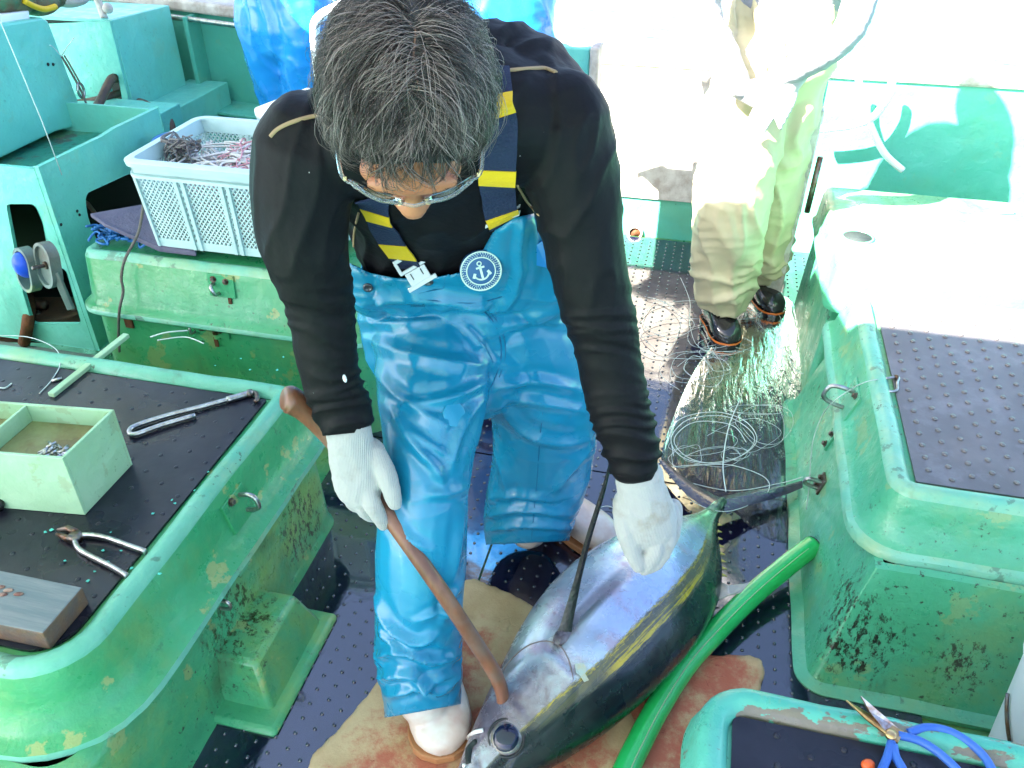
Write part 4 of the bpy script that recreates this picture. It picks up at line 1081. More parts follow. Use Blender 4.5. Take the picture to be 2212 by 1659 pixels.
# mouth edge (maxilla)
mx = []
for u, v in ((1045, 1578), (1022, 1585), (1004, 1605), (998, 1632), (1004, 1655)):
    p, n = hit(fv, u, v, .0015, default=PD(u, v, 1.75)); mx.append(p)
m = MB(); m.tube(cr(mx, 5), .0042, 8); m.build('jaw_edge', mat('pale_jaw', (.70, .68, .66), .25, coat=.5), fish)
mx = []
for u, v in ((1030, 1600), (1015, 1618), (1012, 1650)):
    p, n = hit(fv, u, v, .0, default=PD(u, v, 1.75)); mx.append(p)
m = MB(); m.tube(cr(mx, 5), [.004, .006, .006, .006, .007, .008, .008, .008, .007, .006, .005][:len(cr(mx, 5))], 8); m.build('mouth_cleft', M['dark_void'], fish)
# gill cover rim: dark gap line
gl = []
for u, v in ((1072, 1478), (1085, 1452), (1105, 1424), (1140, 1395), (1180, 1385), (1212, 1398), (1230, 1430), (1238, 1468)):
    p, n = hit(fv, u, v, .0006)
    if p is not None: gl.append(p)
m = MB(); m.tube(cr(gl, 5), .0013, 6); m.build('gill_slit', mat('gill_shadow_membrane', (.16, .12, .11), .4), fish)
# torn skin flaps
for pts in ([(1240, 1436), (1258, 1434), (1266, 1446), (1262, 1456), (1270, 1470), (1260, 1474), (1252, 1460), (1242, 1456)],):
    P = [hit(fv, u, v, .006)[0] for u, v in pts]
    m = MB(); m.slab(P, .0015, fn); m.build('skin_flap', mat('pale_blue_skin', (.30, .42, .44), .3, coat=.3, col2=(.36, .36, .27), vscale=50), fish, smooth=False)
# pectoral fin standing up
root, _n = hit(fv, 1218, 1372)
tip = PD(1322, 985, 1.50)
ctrl = [root, PD(1243, 1272, 1.66), PD(1272, 1160, 1.60), PD(1303, 1060, 1.54), tip]
cl = cr(ctrl, 8)
wdt = np.interp(np.linspace(0, 1, len(cl)), [0, .07, .3, .7, 1], [.016, .012, .0068, .0048, .0015])
m = MB(); rings = []
for i, p in enumerate(cl):
    t = unit(cl[min(i + 1, len(cl) - 1)] - cl[max(i - 1, 0)]); a = unit(RGT - t * (RGT @ t)); b_ = np.cross(t, a)
    w = wdt[i]; rings.append([p + a * w, p + b_ * .0035, p - a * w, p - b_ * .0035])
m.loft(rings); m.build('pectoral_fin', mat('dark_fin', (.007, .009, .010), .3, coat=.2, bump=.3, bscale=120), fish, auto=50)
m = MB(); m.ell(root + fn * .002, fax * .030, fb * .016, fn * .008, 16, 10); m.build('fin_base', mat('fin_socket', (.06, .045, .06), .3, coat=.6, bump=.5, bscale=90, col2=(.14, .12, .14), vscale=60), fish)
# second dorsal fin
def fin(ptsA, th, name, material):
    m = MB(); m.slab(ptsA, th, fn); return m.build(name, material, fish, smooth=False, bevel=.0015)
b0 = fish_pt(.70, -1.0); b1 = fish_pt(.775, -1.0)
fin([b0 + fb * .012, PZ(1575, 1287, .075), PZ(1612, 1280, .070), PZ(1655, 1255, .066), PZ(1650, 1251, .066), PZ(1605, 1262, .07), PZ(1572, 1266, .075), b1 + fb * .012], .004, 'dorsal_fin', mat('grey_fin', (.30, .29, .28), .35, coat=.4, bump=.3, bscale=120, col2=(.36, .33, .27), vscale=30))
# finlets
for k in range(8):
    s0 = .80 + k * .020
    q = fish_pt(s0, -1.0); w = .012 - k * .0006
    m = MB(); m.slab([q + fb * .004 - fax * .007, q + fb * .004 + fax * .006, q - fb * w + fax * .010], .003, fn); m.build('finlet', mat('yellow_finlet', (.50, .42, .10), .35) if k == 0 else bpy.data.materials['yellow_finlet'], fish, smooth=False)
# tail stock end and crescent tail fin
tp = FT.copy(); tp[2] = .062
m = MB()
up_l = [tp, PZ(1500, 1062, .055), PZ(1462, 1030, .045), PZ(1425, 992, .035)]
lo_l = [tp, PZ(1620, 1075, .050), PZ(1695, 1058, .042), PZ(1768, 1032, .036)]
for path, w0 in ((up_l, .030), (lo_l, .030)):
    C_ = cr(path, 8); n_c = len(C_); rings = []
    for i, p in enumerate(C_):
        t = unit(C_[min(i + 1, n_c - 1)] - C_[max(i - 1, 0)]); a = unit(np.cross((0, 0, 1), t)); f = i / (n_c - 1)
        w = w0 * (1 - f) ** .7 + .003; rings.append([p + a * w, p + V((0, 0, .007 * (1 - f) + .002)), p - a * w, p - V((0, 0, .005 * (1 - f) + .001))])
    m.loft(rings)
m.build('tail_fin', mat('slate_fin', (.018, .018, .042), .22, coat=.5, bump=.3, bscale=70, col2=(.04, .034, .045), vscale=20), fish, auto=50)
m = MB(); m.tube([tp - fax * .05, tp - fax * .01, tp + fax * .022], [.024, .020, .015], 12, flat=.8); m.build('tail_stock', mat('green_tail_stock', (.12, .26, .14), .3, coat=.5, bump=.4, bscale=70, col2=(.03, .05, .04), vscale=35), fish)

# ------------------------------------------------------------------ GREEN HOSE
HP = [(1300, 1800, .045), (1350, 1670, .045), (1378, 1610, .045), (1420, 1530, .05), (1478, 1440, .05), (1540, 1370, .05), (1620, 1290, .055), (1700, 1222, .07), (1757, 1178, .085)]
path = cr([PZ(*p) for p in HP], 8)
gh = thing('water_hose', 'bright green water hose running past the tuna to the right hatch', 'hose', path[0])
m = MB(); m.tube(path, .0262, 18); m.build('hose_body', M['hose_green'], gh)
e = path[-1]; t = unit(path[-1] - path[-2])
m = MB(); m.lathe(e, [(.0255, 0), (.0255, .003), (.017, .003), (.016, -.0)], t, 18, cap0=False, cap1=False); m.lathe(e + t * .0012, [(.0165, 0), (.0165, .001)], t, 18); m.build('hose_mouth', M['dark_void'], gh)
m = MB(); sd_ = np.cross(t, (0, 0, 1)); m.tube([p + V((0, 0, .0235)) + V((.010, -.004, 0)) for p in path[2:-4]], .0025, 6, flat=.5); m.build('hose_stripe', mat('pale_hose_stripe', (.32, .50, .28), .35), gh)

# ------------------------------------------------------------------ FLOWING WATER over the far deck mat
def _water():
    g = NT('running_water')
    n = g.bump(g.noise(26, 4, .6, stretch=(1.7, .28, 1), dist=.5), .30, .02)
    tr = g.node('ShaderNodeBsdfTransparent'); gl = g.node('ShaderNodeBsdfGlossy'); gl.inputs['Roughness'].default_value = .05
    g.nt.links.new(n, gl.inputs['Normal'])
    fr = g.node('ShaderNodeFresnel'); fr.inputs['IOR'].default_value = 1.19; g.nt.links.new(n, fr.inputs['Normal'])
    mx = g.node('ShaderNodeMixShader'); g.nt.links.new(fr.outputs[0], mx.inputs[0]); g.nt.links.new(tr.outputs[0], mx.inputs[1]); g.nt.links.new(gl.outputs[0], mx.inputs[2])
    g.nt.links.new(mx.outputs[0], g.nt.nodes['Material Output'].inputs['Surface'])
    return g.m
outl = [(1430, 1000), (1455, 900), (1500, 800), (1560, 720), (1620, 650), (1700, 640), (1745, 720), (1770, 800), (1765, 900), (1752, 1000), (1735, 1080), (1712, 1165), (1640, 1150), (1585, 1100), (1500, 1060)]
P = cr([PZ(u, v, .004) for u, v in outl], 5, closed=True)
c = sum(P) / len(P); rings = []
for f in (1.0, .99, .96, .88, .78, .68, .58, .48, .38, .28, .18, .08):
    r_ = []
    for p in P:
        q = c + (p - c) * f; e_ = min(1, (1 - f) * 9)
        z = .004 + e_ * (.005 + .0012 * float(fbm(np.array([[q[0] * 18, q[1] * 5, 1.]]), 3)[0]))
        r_.append(V((q[0], q[1], max(z, .0042))))
    rings.append(r_)
m = MB(); m.loft(rings, 0, True, True)
tag(m.build('water_stream', _water(), org=(c[0], c[1], .004)), 'clear rippling water running over the black deck mat beside the right hatch', 'water', kind='stuff')

# ------------------------------------------------------------------ FISHING LINES
def line(name, label, pts, z, r=.0010, material='nylon', group=None, cat='line', n=8):
    P = [PZ(p[0], p[1], p[2] if len(p) > 2 else z) for p in pts]
    m = MB(); m.tube(cr(P, n), r, 5)
    return tag(m.build(name, M[material], org=P[0]), label, cat, group)
G_ = 'loose nylon lines on the deck'
line('fishing_line', 'white nylon line in wide loops beside the toe of the black boot', [(1380, 690), (1420, 660), (1500, 650), (1560, 672), (1520, 700), (1430, 720), (1375, 735), (1400, 765), (1480, 775), (1560, 770), (1640, 750), (1690, 715), (1720, 690)], .008, group=G_)
line('fishing_line', 'white nylon line in a tight tangle left of the black boot', [(1392, 640), (1440, 655), (1500, 700), (1450, 730), (1390, 700), (1420, 650), (1470, 690), (1440, 760), (1385, 720), (1440, 690), (1540, 690)], .010, group=G_)
line('fishing_line', 'single nylon loop hanging in front of the black boot', [(1470, 600, .05), (1490, 650, .02), (1490, 700, .012), (1505, 745, .012), (1540, 760, .012), (1548, 720, .012), (1520, 685, .03)], .012, group=G_)
line('fishing_line', 'coil of nylon line lying on the water above the tail fin', [(1455, 985), (1450, 930), (1480, 900), (1550, 890), (1610, 910), (1635, 950), (1600, 985), (1530, 1000), (1470, 985), (1450, 945), (1490, 905), (1570, 900), (1625, 935), (1620, 970), (1560, 1000), (1490, 990), (1456, 950), (1500, 912), (1580, 918), (1612, 955)], .014, r=.0013, group=G_)
line('fishing_line', 'nylon line looping over the crescent tail fin', [(1600, 860, .02), (1575, 920, .03), (1562, 1000, .05), (1568, 1062, .07)], .02, r=.0018, group=G_)
line('fishing_line', 'thin nylon line circling the tail stock of the tuna', [(1440, 1010, .03), (1500, 1005, .04), (1580, 1005, .05), (1650, 1030, .05), (1660, 1060, .05), (1620, 1090, .05), (1560, 1105, .085), (1500, 1085, .05), (1470, 1050, .04)], .03, r=.0012, group=G_)
line('fishing_line', 'nylon line lying straight across the water to the right hatch', [(1480, 1040, .03), (1580, 1060, .04), (1680, 1045, .05), (1735, 1030, .08)], .03, r=.0012, group=G_)
line('fishing_line', 'pale green line arching across the water towards the lower steel catch', [(1700, 760, .02), (1720, 800, .02), (1760, 815, .05)], .02, r=.002, material='nylon_dark', group=G_)
line('fishing_line', 'small ring of nylon line beside the rear white boot', [(1278, 1130), (1290, 1100), (1320, 1095), (1345, 1120), (1340, 1145), (1310, 1155), (1282, 1145)], .01, r=.0015, group=G_)
def tangle_line(label, n, u0, u1, v0, v1, r, seed):
    rs = np.random.RandomState(seed); m = MB()
    for k in range(n):
        cu, cv = rs.uniform(u0, u1), rs.uniform(v0, v1); ru, rv = rs.uniform(25, 85), rs.uniform(12, 45); ph = rs.uniform(0, 6.28); pts = []
        for j in range(rs.randint(7, 15)):
            ph += rs.uniform(.6, 1.0); pts.append(PZ(cu + math.cos(ph) * ru * rs.uniform(.7, 1.2), cv + math.sin(ph) * rv * rs.uniform(.7, 1.2), .011 + rs.uniform(0, .02)))
        m.tube(cr(pts, 6), r, 4)
    return tag(m.build('fishing_line', M['nylon'], org=PZ((u0 + u1) / 2, (v0 + v1) / 2, .01)), label, 'line', G_)
tangle_line('sprawling translucent tangle of nylon line around the black boots', 9, 1430, 1680, 670, 800, .0008, 31)
tangle_line('loose tangle of nylon line on the running water above the tail fin', 7, 1480, 1680, 860, 1010, .0007, 32)
P = [PX(1735, 690, .42), PX(1712, 760, .43), PX(1700, 800, .43)]
# snood from the mat hook over the catch
hkp = PZ(1930, 832, ZRM + .004)
ctr = PZ(1928, 830, ZRM + .004)
hk = thing('fish_hook', 'shiny bent fish hook lying on the dry grey studded mat', 'hook', ctr)
pts = cr([PZ(1912, 818, ZRM + .005), PZ(1940, 815, ZRM + .006), PZ(1938, 828, ZRM + .006), PZ(1938, 842, ZRM + .005), PZ(1924, 846, ZRM + .005), PZ(1914, 840, ZRM + .005), PZ(1912, 828, ZRM + .005)], 5)
m = MB(); m.tube(pts, .0032, 8); m.build('hook_wire', M['steel'], hk)
m = MB(); m.lathe(PZ(1936, 815, ZRM + .006), [(.006, -.004), (.007, 0), (.006, .004)], (1, .2, 0), 10); m.build('crimp', M['steel_dark'], hk)
line('snood_line', 'nylon snood running from the fish hook through the upper catch', [(1912, 818, ZRM + .006), (1870, 825, ZRM + .02), (1832, 845, .41), (1800, 868, .38), (1775, 900, .30), (1755, 960, .22), (1748, 1050, .12), (1742, 1100, .06)], .4, r=.0016, material='nylon_dark', group='loose nylon lines on the deck')
# line ends on the left hatch mat
line('leader_line', 'clear leader arching over the left hatch mat to a metal crimp', [(-20, 725), (60, 728), (118, 752), (130, 785), (112, 820), (85, 850)], ZLM + .003, r=.0014, group='leaders on the left hatch mat')
line('leader_line', 'short clear leader curl at the left end of the hatch mat', [(-10, 835), (10, 838), (25, 828)], ZLM + .003, r=.002, group='leaders on the left hatch mat')
line('leader_line', 'clear leader springing from the two tier hatch plate to the far rim', [(325, 728, .44), (360, 718, .45), (405, 714, .44)], .44, r=.0022, group='leaders on the left hatch mat')
line('leader_line', 'second clear leader bowed along the far rim of the left hatch', [(340, 735, .43), (400, 728, .43), (440, 742, .43)], .43, r=.0018, group='leaders on the left hatch mat')
a, b_ = PZ(112, 823, ZLM + .004), PZ(134, 817, ZLM + .004)
m = MB(); m.tube([a, b_], .0042, 8); tag(m.build('crimp_sleeve', M['steel'], org=a), 'metal crimp sleeve on the clear leader', 'sleeve')
# sunlit nylon coil and red lure on the sunlit hatch, hose loops on the rail
line('lure', 'red and white lure lying on the sunlit hatch', [(2150, 455), (2165, 458), (2190, 458)], .475, r=.006, material='pink_net', cat='lure')
def rail_line(label, uv, r_):
    P_ = [PY(u, v, 3.40) for u, v in uv]; m = MB(); m.tube(cr(P_, 8), r_, 8); tag(m.build('white_rope', M['white_plastic'], org=P_[-1]), label, 'rope', 'white ropes hanging on the sunlit bulwark')
rail_line('white rope hanging in a curve from the sunlit bulwark to the hatch', [(1855, 165), (1860, 210), (1880, 270), (1910, 330), (1950, 368)], .013)
rail_line('white rope sagging sideways across the sunlit bulwark', [(1928, 168), (1920, 205), (1890, 250), (1850, 268), (1800, 276), (1770, 278)], .015)
# pale post at the hatch corner
a, b_ = PY(1768, 235, 2.95), PY(1742, 470, 2.95)
pp = thing('rail_post', 'white rusty post standing at the corner of the sunlit hatch', 'post', (b_[0], 2.95, 0))
m = MB(); m.hexa([(a[0] - .055, 2.93, -.005), (a[0] + .0, 2.93, -.005), (a[0] + .0, 2.99, -.005), (a[0] - .055, 2.99, -.005), (a[0] - .05, 2.93, a[2]), (a[0] + .02, 2.93, a[2]), (a[0] + .02, 2.99, a[2]), (a[0] - .05, 2.99, a[2])]); m.build('post_body', M['cap_white'], pp, smooth=False, bevel=.006)
m = MB(); m.tube([(a[0] + .035, 2.92, a[2] - .15), (a[0] + .03, 2.92, a[2] - .35)], .010, 8); m.build('post_pin', M['steel_dark'], pp)

# ------------------------------------------------------------------ TOOLS on the left hatch
# two compartment box
zb = ZLM + .001
A, B = PZ(184, 1113, zb), PZ(287, 1003, zb)
bt = thing('wooden_box', 'pale green wooden box with two compartments on the left hatch mat', 'box', A)
ex, ey = unit(PZ(184, 1113, zb) - PZ(12, 1098, zb)), unit(B - A)
Lx, Ly, Hh, tt = .40, np.linalg.norm(B - A), .150, .007
def bx(x0, x1, y0, y1, z0, z1, name, mm=None):
    m = MB(); P_ = [A + ex * x + ey * y + V((0, 0, z)) for z in (z0, z1) for x, y in ((x0, y0), (x1, y0), (x1, y1), (x0, y1))]
    m.hexa(P_); return m.build(name, mm or M['pale_wood'], bt, smooth=False, bevel=.0012)
bx(-Lx, 0, 0, tt, 0, Hh, 'front_board'); bx(-Lx, 0, Ly - tt, Ly, 0, Hh, 'back_board'); bx(-tt, -.0003, tt + .0004, Ly - tt - .0004, 0, Hh - .0006, 'end_board')
bx(-.196, -.190, tt + .0004, Ly - tt - .0004, .1084, Hh - .001, 'divider'); bx(-Lx, -tt - .0004, tt + .0004, Ly - tt - .0004, .098, .108, 'box_floor', paint('stained_box_floor', (.25, .30, .13), (.20, .17, .07), stain=(.12, .07, .03), stain_amt=.9, dirt=.8, chip=.6, chipcol=(.12, .08, .04), off=60, rough=.6))
rs_ = np.random.RandomState(5)
for k in range(34):
    q = A + ex * rs_.uniform(-.085, -.020) + ey * rs_.uniform(.016, .070)
    q = q + V((0, 0, .112 + rs_.uniform(.0, .022)))
    d = unit(rs_.normal(size=3) * V((1, 1, .35))) * .010
    m = MB(); m.tube([q - d, q + d], .0032, 7)
    tag(m.build('crimp_sleeve', M['steel'], org=q), 'bright crimp sleeve in the heap inside the pale green box', 'sleeve', 'crimp sleeves in the pale green box')
# folded hooked rod
zr = ZLM + .0085
def rod(pts): return cr([PZ(u, v, zr) for u, v in pts], 5)
tl = thing('bent_rod_tool', 'shiny folded steel rod with a hooked end on the left hatch mat', 'tool', PZ(420, 890, ZLM))
m = MB(); m.tube(rod([(422, 897), (350, 918), (300, 936), (283, 938), (281, 928), (300, 917), (360, 898), (430, 880), (500, 861), (545, 848)]), .0062, 10); m.build('rod', M['steel'], tl)
m = MB(); m.tube(rod([(490, 864), (545, 848)]), .0085, 10); m.build('sleeve_grip', M['steel'], tl)
m = MB(); m.tube(cr([PZ(545, 848, zr), PZ(553, 850, zr), PZ(556, 862, zr), PZ(552, 868, zr)], 4), .006, 8); m.lathe(PZ(540, 850, zr), [(.011, -.006), (.011, .006)], (1, .4, 0), 8); m.build('hook_end', M['steel_dark'], tl)
# crimping pliers
zp = ZLM + .009
pt = thing('pliers', 'worn steel crimping pliers lying open on the left hatch mat', 'pliers', PZ(200, 1190, ZLM))
for nm, pts, r_ in (('handle', [(158, 1170), (172, 1158), (200, 1157), (232, 1163), (275, 1178), (315, 1192)], .0075), ('handle', [(160, 1158), (166, 1180), (178, 1192), (200, 1204), (240, 1224), (275, 1245)], .0078)):
    C2 = cr([PZ(u, v, zp) for u, v in pts], 5); m = MB(); m.tube(C2, r_, 10, flat=.7, side=(0, 0, 1)); m.build(nm, M['steel'], pt)
for pts in (((166, 1152), (146, 1142), (124, 1145)), ((160, 1166), (142, 1162), (122, 1154))):
    C2 = [PZ(u, v, zp) for u, v in pts]; m = MB(); m.tube(C2, [.011, .009, .004], 8, flat=.7, side=(0, 0, 1)); m.build('jaw', M['steel_dark'], pt)
m = MB(); m.lathe(PZ(164, 1161, zp), [(.013, -.006), (.013, .008), (.006, .010)], (0, 0, 1), 14); m.build('pivot', M['steel_dark'], pt)
# plank
m = MB(); zt = ZLM + .045
PT = [PZ(-60, 1219, zt), PZ(178, 1268, zt), PZ(92, 1368, zt), PZ(-60, 1338, zt)]
m.slab(PT, -.044, (0, 0, 1)); m.mi = [0, 0, 1, 1, 1, 1]; tag(m.build('plank', [M['wood_grey'], M['wood_edge']], smooth=False, bevel=.003, org=PZ(60, 1330, ZLM)), 'grey weathered wooden plank on the near corner of the left hatch', 'plank')
m = MB()
for u, v in ((0, 1268), (18, 1275), (40, 1283), (5, 1284)): m.ell(PZ(u, v, zt + .001), (.009, .003, 0), (-.002, .004, 0), (0, 0, .0025), 10, 6)
tag(m.build('bait_scrap', mat('pink_scrap', (.34, .22, .17), .5, bump=.5, bscale=80, col2=(.16, .06, .045), vscale=60), org=PZ(15, 1278, zt)), 'small pinkish scraps lying on the grey plank', 'scraps')
m = MB(); m.tube(cr([PZ(-30, 1095, ZLM + .015), PZ(-5, 1090, ZLM + .015), PZ(6, 1088, ZLM + .012)], 4), [.014, .014, .014, .014, .013, .013, .013, .011, .008], 10)
tag(m.build('black_handle', mat('black_grip', (.012, .012, .012), .5), org=PZ(-5, 1090, ZLM)), 'rounded black grip end at the left edge below the pale green box', 'handle')
# paint flakes
fl = [(222, 1190), (232, 1215), (262, 1190), (372, 1080), (378, 1088), (300, 1235), (285, 1228), (100, 1100), (112, 1145), (98, 1150), (140, 1212), (190, 1255), (520, 775), (465, 790), (540, 800), (612, 772), (598, 800), (240, 1150), (420, 1060), (330, 1110), (205, 1235), (450, 1020), (345, 1240)]
for k, (u, v) in enumerate(fl):
    p = PZ(u, v, ZLM + .0018); a_ = rs_.uniform(0, 6.28); s_ = rs_.uniform(.0022, .005)
    pts = [p + V((math.cos(a_ + q) * s_ * rs_.uniform(.5, 1.2), math.sin(a_ + q) * s_ * rs_.uniform(.5, 1.2), rs_.uniform(0, .0015))) for q in (0, 1.3, 2.8, 4.2, 5.3)]
    m = MB(); m.slab(pts, .0006, (0, 0, 1)); tag(m.build('paint_flake', M['chip'], smooth=False, org=p), 'tiny turquoise paint flake on the black mat of the left hatch', 'flake', 'paint flakes on the left hatch mat')

# ------------------------------------------------------------------ SCISSORS and bead in the small hatch
zs = ZSM + .012
sc = thing('scissors', 'open scissors with brassy blades and blue dipped handles on the small hatch', 'scissors', PZ(1920, 1590, ZSM))
def blade(uv, name, material, z0, z1, th=.004):
    n_ = len(uv); m = MB(); P_ = [PZ(u, v, z0 + (z1 - z0) * f) for (u, v), f in zip(uv, (1, 0, 0, 0, .5))]
    m.slab(P_, th, (0, 0, 1)); return m.build(name, material, sc, smooth=False, bevel=.0008)
blade([(1826, 1514), (1880, 1546), (1952, 1583), (1938, 1608), (1875, 1560)], 'blade', M['sc_brass'], zs + .004, zs + .030)
blade([(1858, 1505), (1890, 1535), (1945, 1580), (1925, 1600), (1878, 1540)], 'blade', M['sc_steel'], zs, zs + .034)
m = MB(); m.lathe(PZ(1924, 1588, zs + .009), [(.009, -.002), (.009, .004), (.005, .006)], (0, 0, 1), 14); m.build('rivet', M['sc_brass'], sc)
for pts in ([(1940, 1588), (1985, 1600), (2030, 1628), (2075, 1672), (2100, 1720)], [(1962, 1584), (2000, 1572), (2045, 1578), (2090, 1602), (2130, 1640), (2160, 1700)], [(1930, 1610), (1935, 1635), (1950, 1662), (1960, 1700)], [(1926, 1602), (1918, 1632), (1905, 1664), (1895, 1700)]):
    C2 = cr([PZ(u, v, zs + .004) for u, v in pts], 6); m = MB(); m.tube(C2, .0068, 10); m.build('handle_loop', M['sc_blue'], sc)
p = PZ(1875, 1652, ZSM + .008)
m = MB(); m.ell(p, (.010, .004, 0), (-.003, .008, 0), (0, 0, .008), 16, 10); tag(m.build('bead', M['orange_bead'], org=p), 'orange bead on the small wet mat below the scissors', 'bead')
# white bucket at the right edge
_q = PY(2158, 1450, 1.10)
BKP = (_q[0] + .178, 1.10, 0)
bk = thing('bucket', 'white bucket with blue print between the hatches at the right edge', 'bucket', BKP)
m = MB(); m.lathe(BKP, [(.115, 0), (.138, .36), (.145, .362), (.145, .378), (.141, .382), (.133, .378), (.112, .02)], seg=40, cap1=False); m.build('bucket_body', M['white_plastic'], bk, auto=40)
m = MB()
def cyl(a_, z): r_ = .115 + .02 * z / .3 + .0012; return V((BKP[0] + math.cos(a_) * r_, BKP[1] + math.sin(a_) * r_, z))
for a0, a1, z0, z1 in ((3.2, 4.3, .02, .10),):
    m.grid([[cyl(a0 + (a1 - a0) * i / 14, z0 + (z1 - z0) * (j / 4) * (.6 + .4 * math.sin(i * .5) ** 2)) for j in range(5)] for i in range(15)])
m.build('blue_print', M['sticker_blue'], bk)
m = MB(); m.tube([cyl(a_, .255 - .13 * (a_ - 3.0)) + V((math.cos(a_), math.sin(a_), 0)) * .004 for a_ in np.linspace(3.0, 4.4, 16)], .0035, 6); m.build('bail_handle', M['steel_dark'], bk)
# ------------------------------------------------------------------ PEOPLE: bodies are grown from tapered limbs, merged into one skin
def limb(m, secs, side=None, seg=20, cap=True):
    """secs: (point, a, b): a tapered limb with elliptical sections; rounded ends"""
    P = [V(s[0]) for s in secs]; A = [s[1] for s in secs]; B = [s[2] if len(s) > 2 else s[1] for s in secs]
    n = 5
    pc = cr(P, n); ac = np.interp(np.linspace(0, len(P) - 1, len(pc)), range(len(P)), A); bc = np.interp(np.linspace(0, len(P) - 1, len(pc)), range(len(P)), B)
    sd = V(side) if side is not None else RGT
    def ring(c, t, a, b):
        x = unit(sd - t * (sd @ t)); y = np.cross(t, x)
        return [c + x * a * math.cos(2 * math.pi * k / seg) + y * b * math.sin(2 * math.pi * k / seg) for k in range(seg)]
    T = [unit(pc[min(i + 1, len(pc) - 1)] - pc[max(i - 1, 0)]) for i in range(len(pc))]
    rings = []
    if cap:
        for f in (.15, .5, .8): rings.append(ring(pc[0] - T[0] * min(ac[0], bc[0]) * math.sqrt(1 - f * f), T[0], ac[0] * f, bc[0] * f))
    for c, t, a, b in zip(pc, T, ac, bc): rings.append(ring(c, t, a, b))
    if cap:
        for f in (.8, .5, .15): rings.append(ring(pc[-1] + T[-1] * min(ac[-1], bc[-1]) * math.sqrt(1 - f * f), T[-1], ac[-1] * f, bc[-1] * f))
    m.loft(rings); return m
def uvd(secs):
    """(u, v, distance, a[, b]) -> limb sections"""
    return [(PD(*s[:3]), *s[3:]) for s in secs]
def skin(m, voxel, smooth=3, disp=None, cut=None):
    """one closed surface around everything in m; returns numpy verts, faces"""
    me = bpy.data.meshes.new('tmp'); me.from_pydata(m.v, [], m.f)
    o = bpy.data.objects.new('tmp', me); COL.objects.link(o)
    r = o.modifiers.new('r', 'REMESH'); r.mode = 'VOXEL'; r.voxel_size = voxel
    if smooth:
        s = o.modifiers.new('s', 'SMOOTH'); s.iterations = smooth; s.factor = .5
    dg = bpy.context.evaluated_depsgraph_get(); ev = o.evaluated_get(dg); em = ev.to_mesh()
    n = len(em.vertices); co = np.empty(n * 3); em.vertices.foreach_get('co', co); co = co.reshape(-1, 3)
    no = np.empty(n * 3); em.vertices.foreach_get('normal', no); no = no.reshape(-1, 3)
    fs = [tuple(p.vertices) for p in em.polygons]
    ev.to_mesh_clear(); bpy.data.objects.remove(o); bpy.data.meshes.remove(me)
    if disp is not None: co = co + no * disp(co, no)[:, None]
    if cut is not None:
        sg, dv = cut(co)                      # sg > 0 keeps; dv: image step that brings a border point onto the cutting line
        keep = sg > 0; fs = [f for f in fs if all(keep[i] for i in f)]
        used = sorted({i for f in fs for i in f}); mp = {i: k for k, i in enumerate(used)}
        co = co[used]; dv = dv[used]; fs = [tuple(mp[i] for i in f) for f in fs]
        ec = {}
        for f in fs:
            for a, b in zip(f, f[1:] + f[:1]): e = (a, b) if a < b else (b, a); ec[e] = ec.get(e, 0) + 1
        bd = np.array(sorted({i for e, k in ec.items() if k == 1 for i in e}), int)
        if len(bd):
            k = (co[bd] - CPOS) @ FWD
            co[bd] += -UPV * (np.clip(dv[bd], -30, 30) * k / FPX)[:, None]
    return co, fs
def projn(co):
    q = co - CPOS; k = q @ FWD
    return CX + FPX * (q @ RGT) / k, CY - FPX * (q @ UPV) / k, k
def mesh_from(co, fs): m = MB(); m.v = [tuple(c) for c in co]; m.f = fs; m.mi = [0] * len(fs); m.n = len(co); return m
def ribbon(b, pts, w, th=.002, lift=.002, n=6, dd=None):
    """a strap lying on the surface seen along the image path"""
    C2 = cr([(u, v, 0) for u, v in pts], n); out = []
    P, N_ = [], []
    last = None
    for q in C2:
        p, nn = hit(b, q[0], q[1], lift)
        if p is None: p, nn = (last[0] + V((0, 0, 0)), last[1]) if last else (PD(q[0], q[1], dd or 1.2), -FWD)
        last = (p, nn); P.append(p); N_.append(nn)
    P = np.array(P); N_ = np.array(N_)
    for _ in range(4):
        P[1:-1] = (P[:-2] + 2 * P[1:-1] + P[2:]) / 4; N_[1:-1] = (N_[:-2] + 2 * N_[1:-1] + N_[2:]) / 4
    return P, N_
def strap_mesh(P, N_, w, th, mb=None):
    m = mb or MB(); rings = []
    for i in range(len(P)):
        t = unit(P[min(i + 1, len(P) - 1)] - P[max(i - 1, 0)]); s = unit(np.cross(t, N_[i])); nn = unit(np.cross(s, t))
        rings.append([P[i] - s * w / 2, P[i] + s * w / 2, P[i] + s * w / 2 + nn * th, P[i] - s * w / 2 + nn * th])
    m.loft(rings); return m

